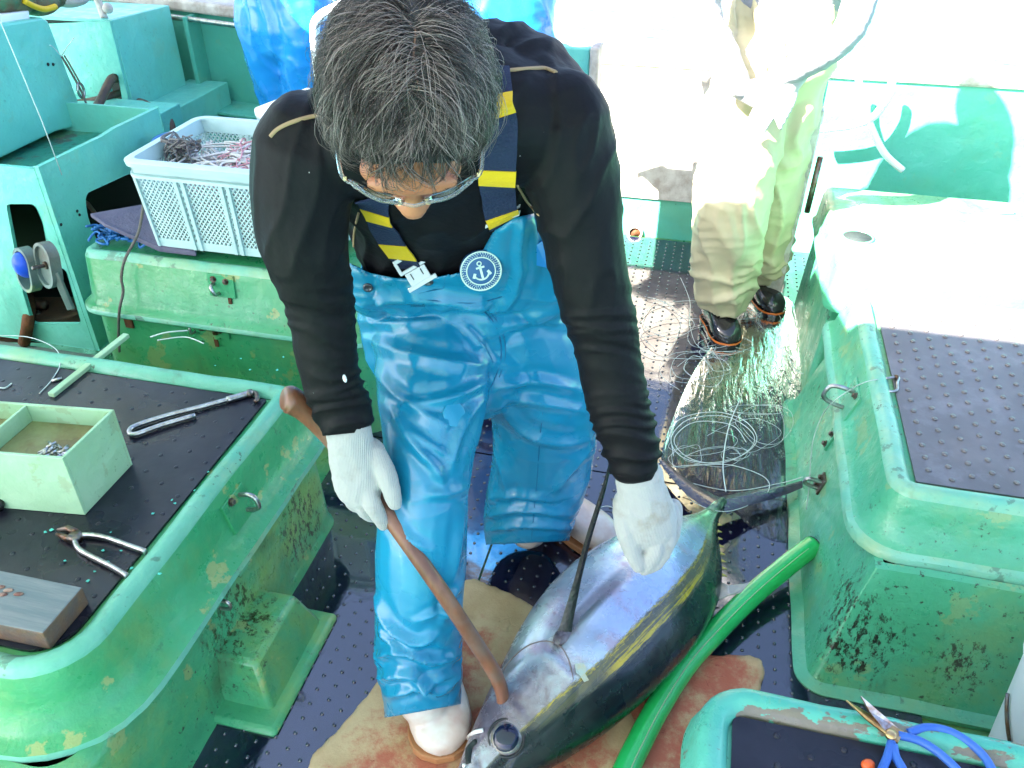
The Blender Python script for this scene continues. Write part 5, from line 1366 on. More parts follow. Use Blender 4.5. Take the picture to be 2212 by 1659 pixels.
# ================================================================== the worker
wk = thing('person', 'bent over worker in black shirt, blue oilskin overalls and white gloves working on the tuna', 'person', (-.35, 1.2, 0))
HC = PD(882, 232, .955)                                   # head centre
_rd = unit(ray(880, 232)); _up = unit(UPV - _rd * (UPV @ _rd)); _th = math.radians(6)
eU = unit(math.cos(_th) * -_rd + math.sin(_th) * _up + .02 * RGT); eF = unit(-math.cos(_th) * _up + math.sin(_th) * -_rd + .06 * RGT); eF = unit(eF - eU * (eF @ eU)); eR = np.cross(eF, eU)
if eR @ RGT < 0: eR = -eR
def hp(r, f, u): return HC + eR * r + eF * f + eU * u
RLIMB = dict(  # skeleton sections  (u, v, distance, a, b)
    torso=[(905, 190, 1.10, .085, .075), (925, 262, 1.20, .175, .115), (943, 345, 1.31, .182, .125), (962, 445, 1.43, .172, .120), (976, 550, 1.54, .165, .118), (985, 650, 1.63, .165, .120)],
    armR=[(668, 318, 1.15, .072), (652, 420, 1.18, .068), (658, 530, 1.22, .062), (690, 655, 1.28, .050), (712, 800, 1.34, .0455), (748, 905, 1.39, .0400), (757, 945, 1.40, .036)],
    armL=[(1205, 268, 1.17, .074), (1235, 380, 1.20, .066), (1258, 500, 1.24, .060), (1284, 640, 1.29, .0555), (1309, 740, 1.33, .0505), (1336, 870, 1.37, .0470), (1368, 985, 1.405, .0425), (1382, 1040, 1.42, .038)],
    legN=[(930, 690, 1.61, .115, .115), (938, 800, 1.56, .105, .105), (936, 880, 1.53, .098, .1), (930, 965, 1.515, .083, .09), (923, 1060, 1.52, .075, .082), (912, 1150, 1.54, .082, .085), (906, 1280, 1.58, .082, .083), (902, 1400, 1.63, .083, .083), (910, 1490, 1.675, .076, .08), (914, 1522, 1.69, .072, .078)],
    legF=[(1090, 690, 1.64, .125, .115), (1135, 790, 1.70, .118, .11), (1172, 880, 1.78, .111, .105), (1172, 1000, 1.90, .112, .10), (1152, 1075, 1.98, .108, .10), (1140, 1140, 2.05, .104, .10), (1137, 1168, 2.08, .102, .10)])
# --- body (one continuous skin under the clothes; the head shows)
m = MB()
shrink = lambda secs, k: [(*s[:3], *[x * k for x in s[3:]]) for s in secs]
for k in ('torso', 'armR', 'armL'): limb(m, uvd(shrink(RLIMB[k], .84)))
for k in ('legN', 'legF'): limb(m, uvd(shrink(RLIMB[k][:-2], .66)))
limb(m, [(hp(0, -.02, -.10), .056, .060), (PD(905, 215, 1.10), .062, .065), (PD(915, 260, 1.18), .08, .08)])      # neck
m.ell(hp(0, -.012, .030), eR * .0735, eF * .094, eU * .098, 28, 20)        # cranium
m.ell(hp(0, .030, -.040), eR * .062, eF * .060, eU * .075, 24, 16)         # face
m.ell(hp(0, .042, -.098), eR * .040, eF * .038, eU * .032, 20, 12)         # chin
m.ell(hp(0, .083, .012), eR * .056, eF * .016, eU * .018, 18, 10)          # brow
for sgn in (-1, 1):
    m.ell(hp(sgn * .040, .066, -.034), eR * .022, eF * .018, eU * .020, 14, 10)   # cheek
    m.ell(hp(sgn * .076, -.008, -.018), eR * .008 + eF * sgn * .0, eF * .018, eU * .032, 14, 10)  # ear
limb(m, [(hp(0, .082, .005), .009, .010), (hp(0, .098, -.014), .0105, .011), (hp(0, .112, -.034), .0185, .0155)], side=eR, seg=14)  # nose
for sgn in (-1, 1): m.ell(hp(sgn * .0165, .101, -.038), eR * .0105, eF * .0115, eU * .009, 12, 8)
m.ell(hp(0, .086, -.066), eR * .023, eF * .009, eU * .008, 12, 8)
def body_disp(co, no):
    return pnoise(co * 60) * .0006
co, fs = skin(m, .0055, 2, body_disp)
body = mesh_from(co, fs).build('body', M['skin'], wk)
bbody = bvh_of(body)
for sgn in (-1, 1):
    m = MB(); m.ell(hp(sgn * .031, .0745, -.006), eR * .012, eF * .012, eU * .012, 14, 10); e_ = m.build('eye', M['eye_white'], wk)
    m = MB(); m.ell(hp(sgn * .031, .0805, -.009), eR * .006, eF * .0064, eU * .006, 12, 8); m.build('iris', M['boot_black'], e_)
# --- shirt
m = MB()
for k in ('torso', 'armR', 'armL'): limb(m, uvd(RLIMB[k][:-1] if k != 'torso' else RLIMB[k]))
limb(m, [(PD(760, 300, 1.17), .085, .095), (PD(930, 250, 1.19), .10, .105), (PD(1110, 268, 1.18), .088, .10)], side=UPV)      # shoulders
limb(m, [(PD(1000, 205, 1.24), .10, .11), (PD(1110, 215, 1.24), .10, .105), (PD(1160, 240, 1.2), .08, .09)], side=UPV)
limb(m, [(PD(900, 190, 1.085), .066, .066), (PD(912, 235, 1.14), .075, .075)])
axR = np.array([PD(*s[:3]) for s in RLIMB['armR']]); axL = np.array([PD(*s[:3]) for s in RLIMB['armL']])
def near_arm(co):
    """distance along the closest arm 0..1 and which one is near"""
    best = np.full(len(co), 9.0); tt = np.zeros(len(co))
    for ax in (axR, axL):
        n = len(ax) - 1
        for i in range(n):
            d = ax[i + 1] - ax[i]; t = np.clip(((co - ax[i]) @ d) / (d @ d), 0, 1)
            ds = np.linalg.norm(co - ax[i] - t[:, None] * d, axis=1); k = ds < best
            best[k] = ds[k]; tt[k] = (i + t[k]) / n
    return best, tt
def shirt_disp(co, no):
    d, t = near_arm(co); arm = smooth_step((.11 - d) / .03)
    v = co @ -UPV; u = co @ RGT; w = co @ FWD
    rings_ = ridged(np.c_[u * 5, v * 46 + pnoise(co * 9) * 1.4, w * 5], 2.2) * .0085
    cuffs = rings_ * smooth_step((t - .55) / .25) + rings_ * .5 * smooth_step((.14 - abs(t - .5)) / .1)
    long_ = ridged(np.c_[u * 26 + v * 7, v * 6 - u * 4, w * 9], 3) * .004 * smooth_step((.5 - t) / .2)
    return arm * (cuffs + long_) + pnoise(co * 14) * .0025 + (1 - arm) * ridged(np.c_[u * 13 + v * 10, v * 5, w * 6], 3) * .007
def shirt_cut(co):
    u, v, k = projn(co)
    lowR = v < 936 + (u - 750) * -.10
    lowL = v < 1046 + (u - 1380) * -.16
    lim = np.where(u < 900, 936 + (u - 750) * -.10, np.where(u > 1200, 1046 + (u - 1380) * -.16, 720))
    lim = np.where((u < 900) & (v < 700), 9999, lim)
    return lim - v, np.where(lim > 5000, 0, lim - v)
co, fs = skin(m, .0046, 6, shirt_disp, shirt_cut)
shirt = mesh_from(co, fs).build('shirt', M['shirt'], wk, solid=.002)
bsh = bvh_of(shirt)
def seam(pts, mname='seam_gold', r=.0022, b=None, par=None, name='seam'):
    P, N_ = ribbon(b or bsh, pts, .004, lift=.0012)
    m = MB(); m.tube(P, r, 6); return m.build(name, M[mname], par or shirt)
seam([(586, 296), (600, 280), (630, 265), (668, 254), (700, 248)], r=.003)
seam([(1062, 157), (1110, 153), (1160, 149), (1180, 150), (1200, 158)], r=.003)
seam([(1118, 398), (1128, 420), (1145, 445), (1166, 464)], r=.002)
seam([(776, 458), (768, 490), (765, 520), (766, 552)], r=.002)
for (u, v, r_) in ((744, 817, .0065), (665, 322, .0018), (668, 372, .0022), (597, 476, .0016), (1174, 286, .002), (1123, 336, .0022), (968, 570, .0016), (1000, 552, .0018), (678, 850, .0022)):
    p, n = hit(bsh, u, v, .0004)
    if p is None: continue
    r0, u0, n0 = frame_on(n); m = MB(); m.ell(p, r0 * r_ * .55, u0 * r_ * 1.15, n0 * r_ * .3, 10, 6); m.build('splash_spot', M['white_plastic'], shirt)

# --- oilskin overalls
m = MB()
limb(m, uvd(RLIMB['legN'][:-1]) + [(PD(914, 1535, 1.695), .074, .080)], cap=True)
limb(m, uvd(RLIMB['legF']), cap=True)
limb(m, uvd([(978, 520, 1.535, .182, .145), (984, 590, 1.60, .186, .145), (990, 660, 1.63, .198, .145), (1000, 725, 1.645, .196, .14), (1020, 775, 1.65, .160, .12)]))
limb(m, uvd([(962, 440, 1.43, .186, .142), (975, 520, 1.52, .184, .146)]))
limb(m, uvd([(1130, 440, 1.41, .085, .085), (1150, 520, 1.48, .088, .085), (1160, 600, 1.56, .085, .09)]))
def ds(u, v): return float((hit(bsh, u, v)[0] - CPOS) @ FWD)
limb(m, uvd([(1092, 470, ds(1080, 475) + .012, .045, .022), (1088, 520, ds(1080, 520) + .008, .055, .022), (1082, 570, ds(1080, 560) + .008, .065, .024), (1075, 640, 1.50, .07, .03)]))
limb(m, uvd([(900, 600, ds(895, 585) + .012, .06, .024), (905, 640, 1.50, .08, .04)]))
limb(m, uvd([(800, 575, ds(800, 565) + .014, .04, .024), (810, 640, 1.52, .05, .04)]))
FOLDS = [  # (line seen on the cloth, width, height)
    ([(843, 870), (884, 941), (938, 1007), (961, 1054)], 9, .010), ([(890, 929), (920, 953), (965, 985)], 7, .007), ([(795, 775), (850, 845), (905, 885), (965, 920)], 9, .007),
    ([(1058, 822), (1000, 850), (930, 868), (880, 868)], 9, .008), ([(1050, 790), (960, 782), (870, 762), (800, 735)], 11, .008), ([(1055, 850), (1010, 905), (985, 960), (975, 1010)], 8, .008),
    ([(926, 1064), (965, 1066), (1008, 1056)], 9, .008), ([(835, 1040), (850, 1100), (880, 1160), (930, 1190)], 9, .007), ([(1000, 1110), (990, 1180), (975, 1260)], 8, .006),
    ([(813, 1290), (840, 1350), (895, 1388), (945, 1368)], 8, .014), ([(815, 1418), (865, 1402), (930, 1424), (990, 1410)], 8, .015), ([(822, 1462), (885, 1455), (940, 1490), (992, 1452)], 8, .014), ([(842, 1500), (910, 1478), (985, 1448)], 7, .012), ([(990, 1265), (965, 1300), (960, 1340)], 7, .010), ([(818, 1350), (835, 1380), (870, 1405)], 6, .010), ([(900, 1340), (950, 1320), (990, 1330)], 6, .008),
    ([(1078, 838), (1150, 822), (1250, 842)], 9, .009), ([(1080, 880), (1130, 930), (1205, 955), (1270, 950)], 9, .009), ([(1085, 860), (1160, 870), (1270, 890)], 8, .006), ([(1065, 960), (1090, 1020), (1100, 1080)], 8, .008), ([(1280, 960), (1235, 1010), (1200, 1060)], 8, .007),
    ([(1046, 1118), (1120, 1098), (1225, 1108)], 7, .012), ([(1050, 1146), (1130, 1130), (1232, 1140)], 6, .011), ([(1060, 1075), (1130, 1070), (1200, 1082)], 7, .007),
    ([(790, 652), (900, 640), (1000, 650), (1088, 662)], 9, .014), ([(1088, 662), (1112, 625), (1120, 585)], 8, .010), ([(770, 690), (860, 700), (960, 690)], 9, .007), ([(1100, 700), (1160, 690), (1215, 700)], 9, .007), ([(1130, 480), (1122, 540), (1128, 600)], 8, .008), ([(1000, 700), (1030, 740), (1060, 790)], 9, .008)]
def fold_field(co, no):
    u, v, k = projn(co); front = smooth_step(-(no @ FWD) * 2.5 + .1); f = np.zeros(len(co))
    for line_, w_, h_ in FOLDS:
        L_ = np.array([q[:2] for q in cr([(a, b, 0) for a, b in line_], 5)]); best = np.full(len(co), 1e9); tt = np.zeros(len(co))
        for i in range(len(L_) - 1):
            d = L_[i + 1] - L_[i]; t = np.clip(((u - L_[i][0]) * d[0] + (v - L_[i][1]) * d[1]) / (d @ d), 0, 1)
            e = np.hypot(u - L_[i][0] - t * d[0], v - L_[i][1] - t * d[1]); q = e < best
            best[q] = e[q]; tt[q] = (i + t[q]) / (len(L_) - 1)
        taper_ = np.sin(np.pi * np.clip(tt, .04, .96)) ** .6
        f += taper_ * h_ * (np.exp(-best / w_) * 1.25 - .45 * np.exp(-((best - w_ * 2.3) / (w_ * 1.3)) ** 2))
    return f * front
def wad_disp(co, no):
    u, v, k = projn(co)
    f = np.zeros(len(co))
    X_, Y_, Z_ = co[:, 0], co[:, 1], co[:, 2]
    wob = pnoise(co * 5) * .9
    # long diagonal pulls from the crotch and hip, rolls above the hems, rings at the knees
    diag = ridged(np.c_[X_ * 4 + Z_ * 5.5 + wob * .5, Z_ * 1.2 - X_ * 1.5, Y_ * 2.5], 5)
    diag2 = ridged(np.c_[X_ * 5 - Z_ * 4 + wob * .5 + 5, Z_ * 1.5 + X_ * 1.5, Y_ * 2.5], 6)
    roll = ridged(np.c_[X_ * 5, Y_ * 5, Z_ * 26 + wob * 1.6], 2.2)
    near = u < 1030
    hemz = np.where(near, np.clip((v - 1300) / 120, 0, 1) * np.clip((1530 - v) / 40, 0.15, 1), np.clip((v - 1030) / 70, 0, 1) * np.clip((1170 - v) / 40, .1, 1))
    knee = np.where(near, np.exp(-((v - 1075) / 70) ** 2), np.exp(-((v - 960) / 70) ** 2))
    f += roll * hemz * .004 + roll * knee * .0015 + fold_field(co, no)
    f += (diag * .002 + diag2 * .0015) * np.clip((v - 690) / 90, 0, 1) * (1 - .45 * hemz)
    f += ridged(np.c_[X_ * 10 + Z_ * 3, Y_ * 8, Z_ * 20 + wob], 3) * .008 * np.clip((720 - v) / 60, 0, 1) * np.clip((v - 610) / 30, 0, 1)
    f += pnoise(co * 5) * .006
    return f
tu = [600, 742, 762, 800, 850, 905, 960, 1000, 1032, 1066, 1112, 1150, 1170, 1260]
tv = [560, 562, 572, 590, 600, 604, 596, 588, 560, 500, 470, 462, 452, 440]
def wad_cut(co):
    u, v, k = projn(co)
    lim = np.interp(u, tu, tv)
    hem = np.where(u < 1018, 1536 + (u - 910) * -.18, 1172 + (u - 1140) * -.05)
    hem = np.where((v < 1250) & (u < 1018) , 9999, hem)
    back = k > 1.62
    lim = np.where(back, 470, lim)
    top = v - lim; bot = hem - v
    return np.minimum(top, bot), np.where(top < bot, -top, np.where(hem > 5000, 0, bot))
co, fs = skin(m, .0046, 8, wad_disp, wad_cut)
wad = mesh_from(co, fs).build('overalls', M['waders'], wk, solid=.0025)
bw = bvh_of(wad)
# seams and stitched details
def stitch(pts, r=.0012, mname='thread', name='stitching'):
    P, N_ = ribbon(bw, pts, .002, lift=.0008); m = MB(); m.tube(P, r, 5); m.build(name, M[mname], wad)
stitch([(1040, 668), (1062, 690), (1080, 730), (1082, 775), (1070, 815), (1058, 838)])
stitch([(1048, 664), (1071, 690), (1089, 730), (1091, 775), (1078, 815)], .0009)
stitch([(905, 645), (960, 652), (1030, 655), (1085, 640)], .0009)
stitch([(1172, 890), (1165, 960), (1160, 1040), (1152, 1120), (1148, 1165)], .0009)
P, N_ = ribbon(bw, [(765, 640), (830, 655), (890, 650)], .05, lift=.001)
def flatpatch(pts, name, material, th=.0018, lift=.0006, par=None, b=None):
    P_ = [hit(b or bw, u, v, lift)[0] for u, v in pts]
    if any(p is None for p in P_): return None
    nn = hit(b or bw, sum(p[0] for p in pts) / len(pts), sum(p[1] for p in pts) / len(pts))[1]
    m = MB(); m.slab(P_, th, nn); return m.build(name, material, par or wad, smooth=False, bevel=.0006)
flatpatch([(745, 575), (778, 560), (806, 575), (804, 655), (775, 650), (748, 640)], 'pocket_flap', M['waders'])
flatpatch([(1158, 528), (1172, 518), (1186, 552), (1182, 578), (1158, 572)], 'stitched_tab', M['waders_b'])
for k in range(6):
    stitch([(1158 + k * 3.6, 576 - k * 1), (1166 + k * 3.4, 560 - k * 3)], .0008)
for k in range(7): stitch([(889 + k * 4.5, 662), (893 + k * 4.5, 650)], .0007)
# round repair patch on the thigh
p, n = hit(bw, 981, 895, .0008); r0, u0, n0 = frame_on(n, UPV)
m = MB(); m.lathe(p, [(.0215, -.006), (.0215, .0004), (.0200, .0008), (.0, .0008)], n0, 26, cap1=False); m.build('round_patch', mat('repair_patch', (.012, .23, .40), .35, coat=.2, bump=.1), wad)
for u, v in ((795, 620), (925, 607)):
    p, n = hit(bw, u, v, .001)
    if p is None: continue
    m = MB(); m.lathe(p, [(.0088, -.002), (.0088, .0022), (.006, .003), (.0055, .0015), (.0, .0015)], n, 18, cap1=False); m.build('snap_button', M['snap'], wad)
flatpatch([(895, 598), (940, 588), (962, 600), (958, 622), (905, 632)], 'buckle_tab', M['waders'], .002)
# badge with an anchor
pb, nb = hit(bw, 1039, 585, .0025)
pb = PD(1039, 585, min((hit(bw, 1039 + a_, 585 + b_)[0] - CPOS) @ FWD for a_, b_ in ((0, 0), (28, 0), (-28, 10), (0, 28), (10, -20))) - .004)
nb = unit(nb * .5 + unit(CPOS - pb) * .7); br_, bu_, bn_ = frame_on(nb, UPV)
rot = math.radians(18); br_, bu_ = br_ * math.cos(rot) + bu_ * math.sin(rot), bu_ * math.cos(rot) - br_ * math.sin(rot)
badge = thing_b = None
m = MB(); m.lathe(pb, [(.0345, -.006), (.0345, .0010), (.0335, .0016), (.0, .0016)], bn_, 40, cap1=False); bd_ = m.build('badge', M['patch_navy'], wad)
m = MB()
for rad, w in ((.0330, .0012), (.0235, .0010)):
    n_ = 40; m.loft([[pb + (br_ * math.cos(a_) + bu_ * math.sin(a_)) * (rad + q * w) + bn_ * z for q, z in ((-1, .0017), (1, .0017), (1, .0022), (-1, .0022))] for a_ in np.linspace(0, 2 * math.pi, n_ + 1)], 0, False, False)
m.build('badge_ring', M['patch_cream'], bd_)
m = MB()
for k in range(46):        # twisted rope border
    a_ = 2 * math.pi * k / 46; q = br_ * math.cos(a_) + bu_ * math.sin(a_); tq = bu_ * math.cos(a_) - br_ * math.sin(a_)
    m.obox(pb + q * .0302 + bn_ * .0020, (q + tq * .6) * .0012, (tq - q * .6) * .0004, bn_ * .0003)
m.build('badge_rope', M['patch_cream'], bd_, smooth=False)
m = MB()
def bp(x, y, z=.0020): return pb + br_ * x + bu_ * y + bn_ * z
def bbar(x0, y0, x1, y1, w):
    a_, b_ = bp(x0, y0), bp(x1, y1); d = (b_ - a_) / 2; s_ = unit(np.cross(d, bn_)) * w
    m.obox((a_ + b_) / 2, d, s_, bn_ * .0004)
bbar(0, -.014, 0, .010, .0019); bbar(-.007, .0065, .007, .0065, .0015)
m.tube([bp(math.cos(a_) * .0034, .0135 + math.sin(a_) * .0034) for a_ in np.linspace(0, 2 * math.pi, 13)[:-1]], .0011, 5, closed=True)
m.tube([bp(math.cos(a_) * .0125, -.002 + math.sin(a_) * .0125) for a_ in np.linspace(math.radians(200), math.radians(340), 14)], [.0016] * 14, 6)
for s_ in (-1, 1): bbar(s_ * .0145, -.009, s_ * .0105, -.0015, .0022)
m.build('anchor', M['patch_cream'], bd_, smooth=False)
m = MB()
for k in range(44):        # tiny worn letters round the badge
    if k % 11 in (10,): continue
    a_ = 2 * math.pi * k / 44; q = br_ * math.cos(a_) + bu_ * math.sin(a_); tq = bu_ * math.cos(a_) - br_ * math.sin(a_)
    m.obox(pb + q * .0265 + bn_ * .0019, q * .0012, tq * .0004, bn_ * .0003); 
    if k % 3: m.obox(pb + q * (.0265 + (.0008 if k % 2 else -.0008)) + tq * .0006 + bn_ * .0019, q * .0003, tq * .0005, bn_ * .0003)
m.build('badge_lettering', M['patch_cream'], bd_, smooth=False)

# --- straps
def strap(pts, w, bands, name='strap', frm=None):
    P, N_ = ribbon(frm or bsh, pts, w, lift=.005, n=10)
    st = strap_mesh(P, N_, w, .0025).build(name, M['navy'], wk, smooth=False)
    uv_ = np.array([proj(p) for p in P])
    for v0, v1 in bands:
        idx = [i for i in range(len(P)) if v0 <= uv_[i][1] <= v1]
        if len(idx) < 2: continue
        a, b_ = idx[0], idx[-1] + 1
        strap_mesh(P[a:b_] + N_[a:b_] * .0014, N_[a:b_], w * 1.02, .0022).build('yellow_band', M['yellow'], st, smooth=False)
    return P, N_
PL, NL = strap([(1058, 150), (1066, 200), (1074, 250), (1076, 310), (1074, 380), (1076, 430), (1086, 478)], .050, [(206, 258), (366, 400), (462, 479)])
PR, NR = strap([(800, 420), (818, 462), (842, 510), (868, 545), (886, 575)], .048, [(456, 484), (526, 560)])
def buckle(p, n, up, s=1.0):
    r0 = unit(np.cross(up, n)); u0 = unit(np.cross(n, r0)); m = MB(); q = V(p) + unit(n) * .004
    def bb(x, y, a, b_, c=.0035): m.obox(q + r0 * x * s + u0 * y * s, r0 * a * s, u0 * b_ * s, unit(n) * c)
    bb(0, .024, .027, .0035); bb(-.0245, .012, .0030, .011); bb(.0245, .012, .0030, .011); bb(0, .001, .027, .0030)
    bb(0, -.015, .020, .0125, .0045); bb(0, -.031, .029, .0040, .004)
    m.build('buckle', M['buckle'], wk, smooth=False, bevel=.001)
    m = MB(); 
    for sx in (-1, 1): m.obox(q + r0 * sx * .010 * s - u0 * .012 * s + unit(n) * .0048, r0 * .0008, u0 * .006 * s, unit(n) * .0006)
    m.build('buckle_slot', M['dark_void'], wk, smooth=False)
pbk, nbk = hit(bw, 898, 606, .004)
pb2 = PD(893, 578, (pbk - CPOS) @ FWD - .012)
upd = PD(868, 545, 1.3) - PD(900, 600, 1.3)
buckle(pb2, unit(CPOS - pb2 + V((0, 0, -.2))), unit(upd), .92)
p2 = PD(1086, 474, (hit(bw, 1092, 492)[0] - CPOS) @ FWD - .008) if hit(bw, 1092, 492)[0] is not None else PD(1086, 474, 1.3)
m = MB(); up2 = unit(UPV + .2 * RGT); r2 = unit(RGT + .38 * UPV)
m.obox(p2, r2 * .028, up2 * .004, FWD * .003); m.obox(p2 + up2 * .012, r2 * .026, up2 * .003, FWD * .003); m.build('buckle', M['buckle'], wk, smooth=False, bevel=.001)

# --- gloves
def glove(palm, fingers, name='glove'):
    m = MB(); limb(m, uvd(palm), seg=18)
    for f in fingers: limb(m, uvd(f), seg=14)
    def dp(co, no):
        return pnoise(co * 45) * .0016 + ridged(co * np.array([30, 30, 30]), 3) * .0012
    co, fs = skin(m, .0030, 2, dp); return mesh_from(co, fs).build(name, M['glove'], wk)
glove([(752, 925, 1.385, .037, .033), (757, 955, 1.395, .0385, .032), (768, 1005, 1.415, .0435, .029), (776, 1050, 1.43, .042, .026), (782, 1070, 1.435, .036, .022)],
      [[(792, 1050, 1.422, .0165), (806, 1092, 1.425, .0150), (820, 1116, 1.44, .0130), (828, 1132, 1.455, .0110)],
       [(772, 1056, 1.432, .0165), (784, 1094, 1.445, .0150), (804, 1112, 1.475, .0130), (822, 1108, 1.495, .0115)],
       [(752, 1046, 1.438, .0165), (762, 1082, 1.460, .0145), (784, 1096, 1.492, .0125), (806, 1090, 1.510, .0110)],
       [(735, 1030, 1.440, .0150), (744, 1062, 1.466, .0130), (764, 1072, 1.496, .0115), (784, 1066, 1.512, .0100)],
       [(806, 972, 1.408, .0195), (828, 1012, 1.408, .0180), (842, 1048, 1.415, .0160), (852, 1086, 1.425, .0125)]])
glove([(1380, 1025, 1.415, .040, .034), (1384, 1052, 1.425, .041, .034), (1392, 1095, 1.440, .0500, .034), (1400, 1130, 1.455, .0500, .033), (1404, 1150, 1.465, .044, .030)],
      [[(1432, 1110, 1.450, .0185), (1440, 1160, 1.465, .0170), (1424, 1205, 1.485, .0150), (1404, 1226, 1.490, .0120)],
       [(1410, 1120, 1.450, .0185), (1416, 1178, 1.462, .0170), (1402, 1214, 1.480, .0150), (1392, 1230, 1.492, .0115)],
       [(1448, 1105, 1.470, .0165), (1452, 1150, 1.490, .0150), (1430, 1190, 1.512, .0130), (1410, 1205, 1.520, .0110)],
       [(1455, 1095, 1.490, .0150), (1456, 1135, 1.510, .0135), (1436, 1170, 1.530, .0115), (1416, 1182, 1.538, .0100)],
       [(1350, 1085, 1.438, .0215), (1350, 1130, 1.445, .0190), (1362, 1180, 1.460, .0165), (1380, 1222, 1.478, .0125)]])

# --- boots
def boot(toe, heel, top, w, material, solem, parent, zsole=.016, zb=.0, trim=None):
    toe, heel, top = V(toe), V(heel), V(top); ax = unit(V((toe[0] - heel[0], toe[1] - heel[1], 0))); sd = np.cross((0, 0, 1), ax); L = np.linalg.norm((toe - heel)[:2])
    m = MB(); rings = []
    for f, ww, hh in ((0.0, .55, .075), (.04, .72, .085), (.15, .80, .10), (.30, .80, .10), (.45, .86, .09), (.60, .97, .078), (.75, 1.0, .066), (.88, .86, .054), (.96, .58, .042), (1.0, .25, .030)):
        c = V((heel[0], heel[1], zb)) + ax * L * f; ring = []
        for k in range(20):
            a_ = 2 * math.pi * k / 20; y = math.cos(a_); z = math.sin(a_)
            ring.append(c + sd * w * .5 * ww * (abs(y) ** .8 * np.sign(y)) + V((0, 0, zsole + (hh * .5) + hh * .5 * (abs(z) ** .75) * np.sign(z))))
        rings.append(ring)
    m.loft(rings)
    c0 = V((heel[0], heel[1], zb + .07)) + ax * L * .20
    limb(m, [(c0, w * .40, w * .44), ((c0 * .4 + top * .6), w * .40, w * .46), (top, w * .44, w * .50)], side=sd)
    co, fs = skin(m, .0055, 3, None); b_ = mesh_from(co, fs).build('boot', material, parent)
    m = MB(); ring0 = []
    for sgn, fr_ in ((1, np.linspace(0, 1, 16)), (-1, np.linspace(1, 0, 16))):
        for f in fr_:
            ww = float(np.interp(f, (0, .04, .15, .30, .45, .60, .75, .88, .96, 1.0), (.45, .74, .86, .84, .88, .99, 1.03, .90, .62, .26)))
            ring0.append(V((heel[0], heel[1], zb)) + ax * (L * (f * 1.03 - .012)) + sd * sgn * w * .52 * ww)
    m.loft([[p + V((0, 0, 0.0005)) for p in ring0], [p + V((0, 0, zsole + .004)) for p in ring0]]); s_ = m.build('sole', solem, b_, smooth=False, bevel=.003)
    if trim is not None:
        m = MB(); m.loft([[V((*(p[:2] + (p[:2] - (heel + ax * L * .5)[:2]) * f_), z_)) for p in ring0] for f_, z_ in ((.0, zb + zsole + .005), (.012, zb + zsole + .007), (.012, zb + zsole + .011), (.0, zb + zsole + .013))], 0, False, False); m.build('trim', trim, b_)
    return b_
t0 = PZ(962, 1648, .02)
boot((t0[0], t0[1], 0), (-.445, 1.09, 0), PD(914, 1500, 1.69), .128, M['boot_white'], M['boot_sole'], wk, zb=.024)
t1 = PZ(1305, 1172, 0)
boot((-.092, 1.530, 0), (-.335, 1.655, 0), PD(1138, 1140, 2.075), .112, M['boot_white'], M['boot_sole'], wk, zb=.003)

# --- glasses
gl = []
fm = MB()
def fr(r, f, u): return hp(r, f - .007, u)
top_l = cr([fr(-.072, .088, .004), fr(-.045, .108, .006), (fr(-.016, .113, .004))], 6); top_r = cr([fr(.016, .113, .004), fr(.045, .108, .006), fr(.072, .088, .004)], 6)
bot = {}
for sgn in (-1, 1):
    ring = cr([fr(sgn * .071, .088, .006), fr(sgn * .045, .107, .009), fr(sgn * .017, .113, .005), fr(sgn * .013, .110, -.010), fr(sgn * .024, .107, -.027), fr(sgn * .048, .100, -.028), fr(sgn * .068, .088, -.018)], 5, closed=True)
    fm.tube(ring, .0024, 8, closed=True)
    lm = MB(); c = sum(ring) / len(ring); lm.loft([[c + (p - c) * f for p in ring] for f in (.97, .5, .1)], 0, False, True)
    lm.build('lens', M['lens'], wk, solid=.0015)
fm.tube(cr([fr(-.016, .113, .002), fr(0, .117, .004), fr(.016, .113, .002)], 5), .0022, 8)
for sgn in (-1, 1):
    path = cr([fr(sgn * .072, .090, .002), fr(sgn * .0805, .078, .002), fr(sgn * .0835, .040, .002), fr(sgn * .083, .0, .000), fr(sgn * .080, -.03, -.012)], 6)
    fm2 = MB(); rings = []
    for i, p in enumerate(path):
        rings.append([p + eR * .0024 + eU * .0055, p - eR * .0024 + eU * .0055, p - eR * .0024 - eU * .0055, p + eR * .0024 - eU * .0055])
    fm2.loft(rings); fm2.build('glasses_temple', M['clear_frame'], wk, smooth=False, bevel=.0008)
    hb_ = MB(); hb_.obox(fr(sgn * .077, .084, .002), eR * .002, eF * .0022, eU * .003); hb_.build('glasses_hinge', M['brass'], wk, smooth=False)
    hb_ = MB(); hb_.lathe(fr(sgn * .016, .113, .0), [(.0028, -.003), (.0028, .003)], eF, 8); hb_.build('bridge_pin', M['brass'], wk, smooth=False)
fm.build('glasses_frame', M['clear_frame'], wk)

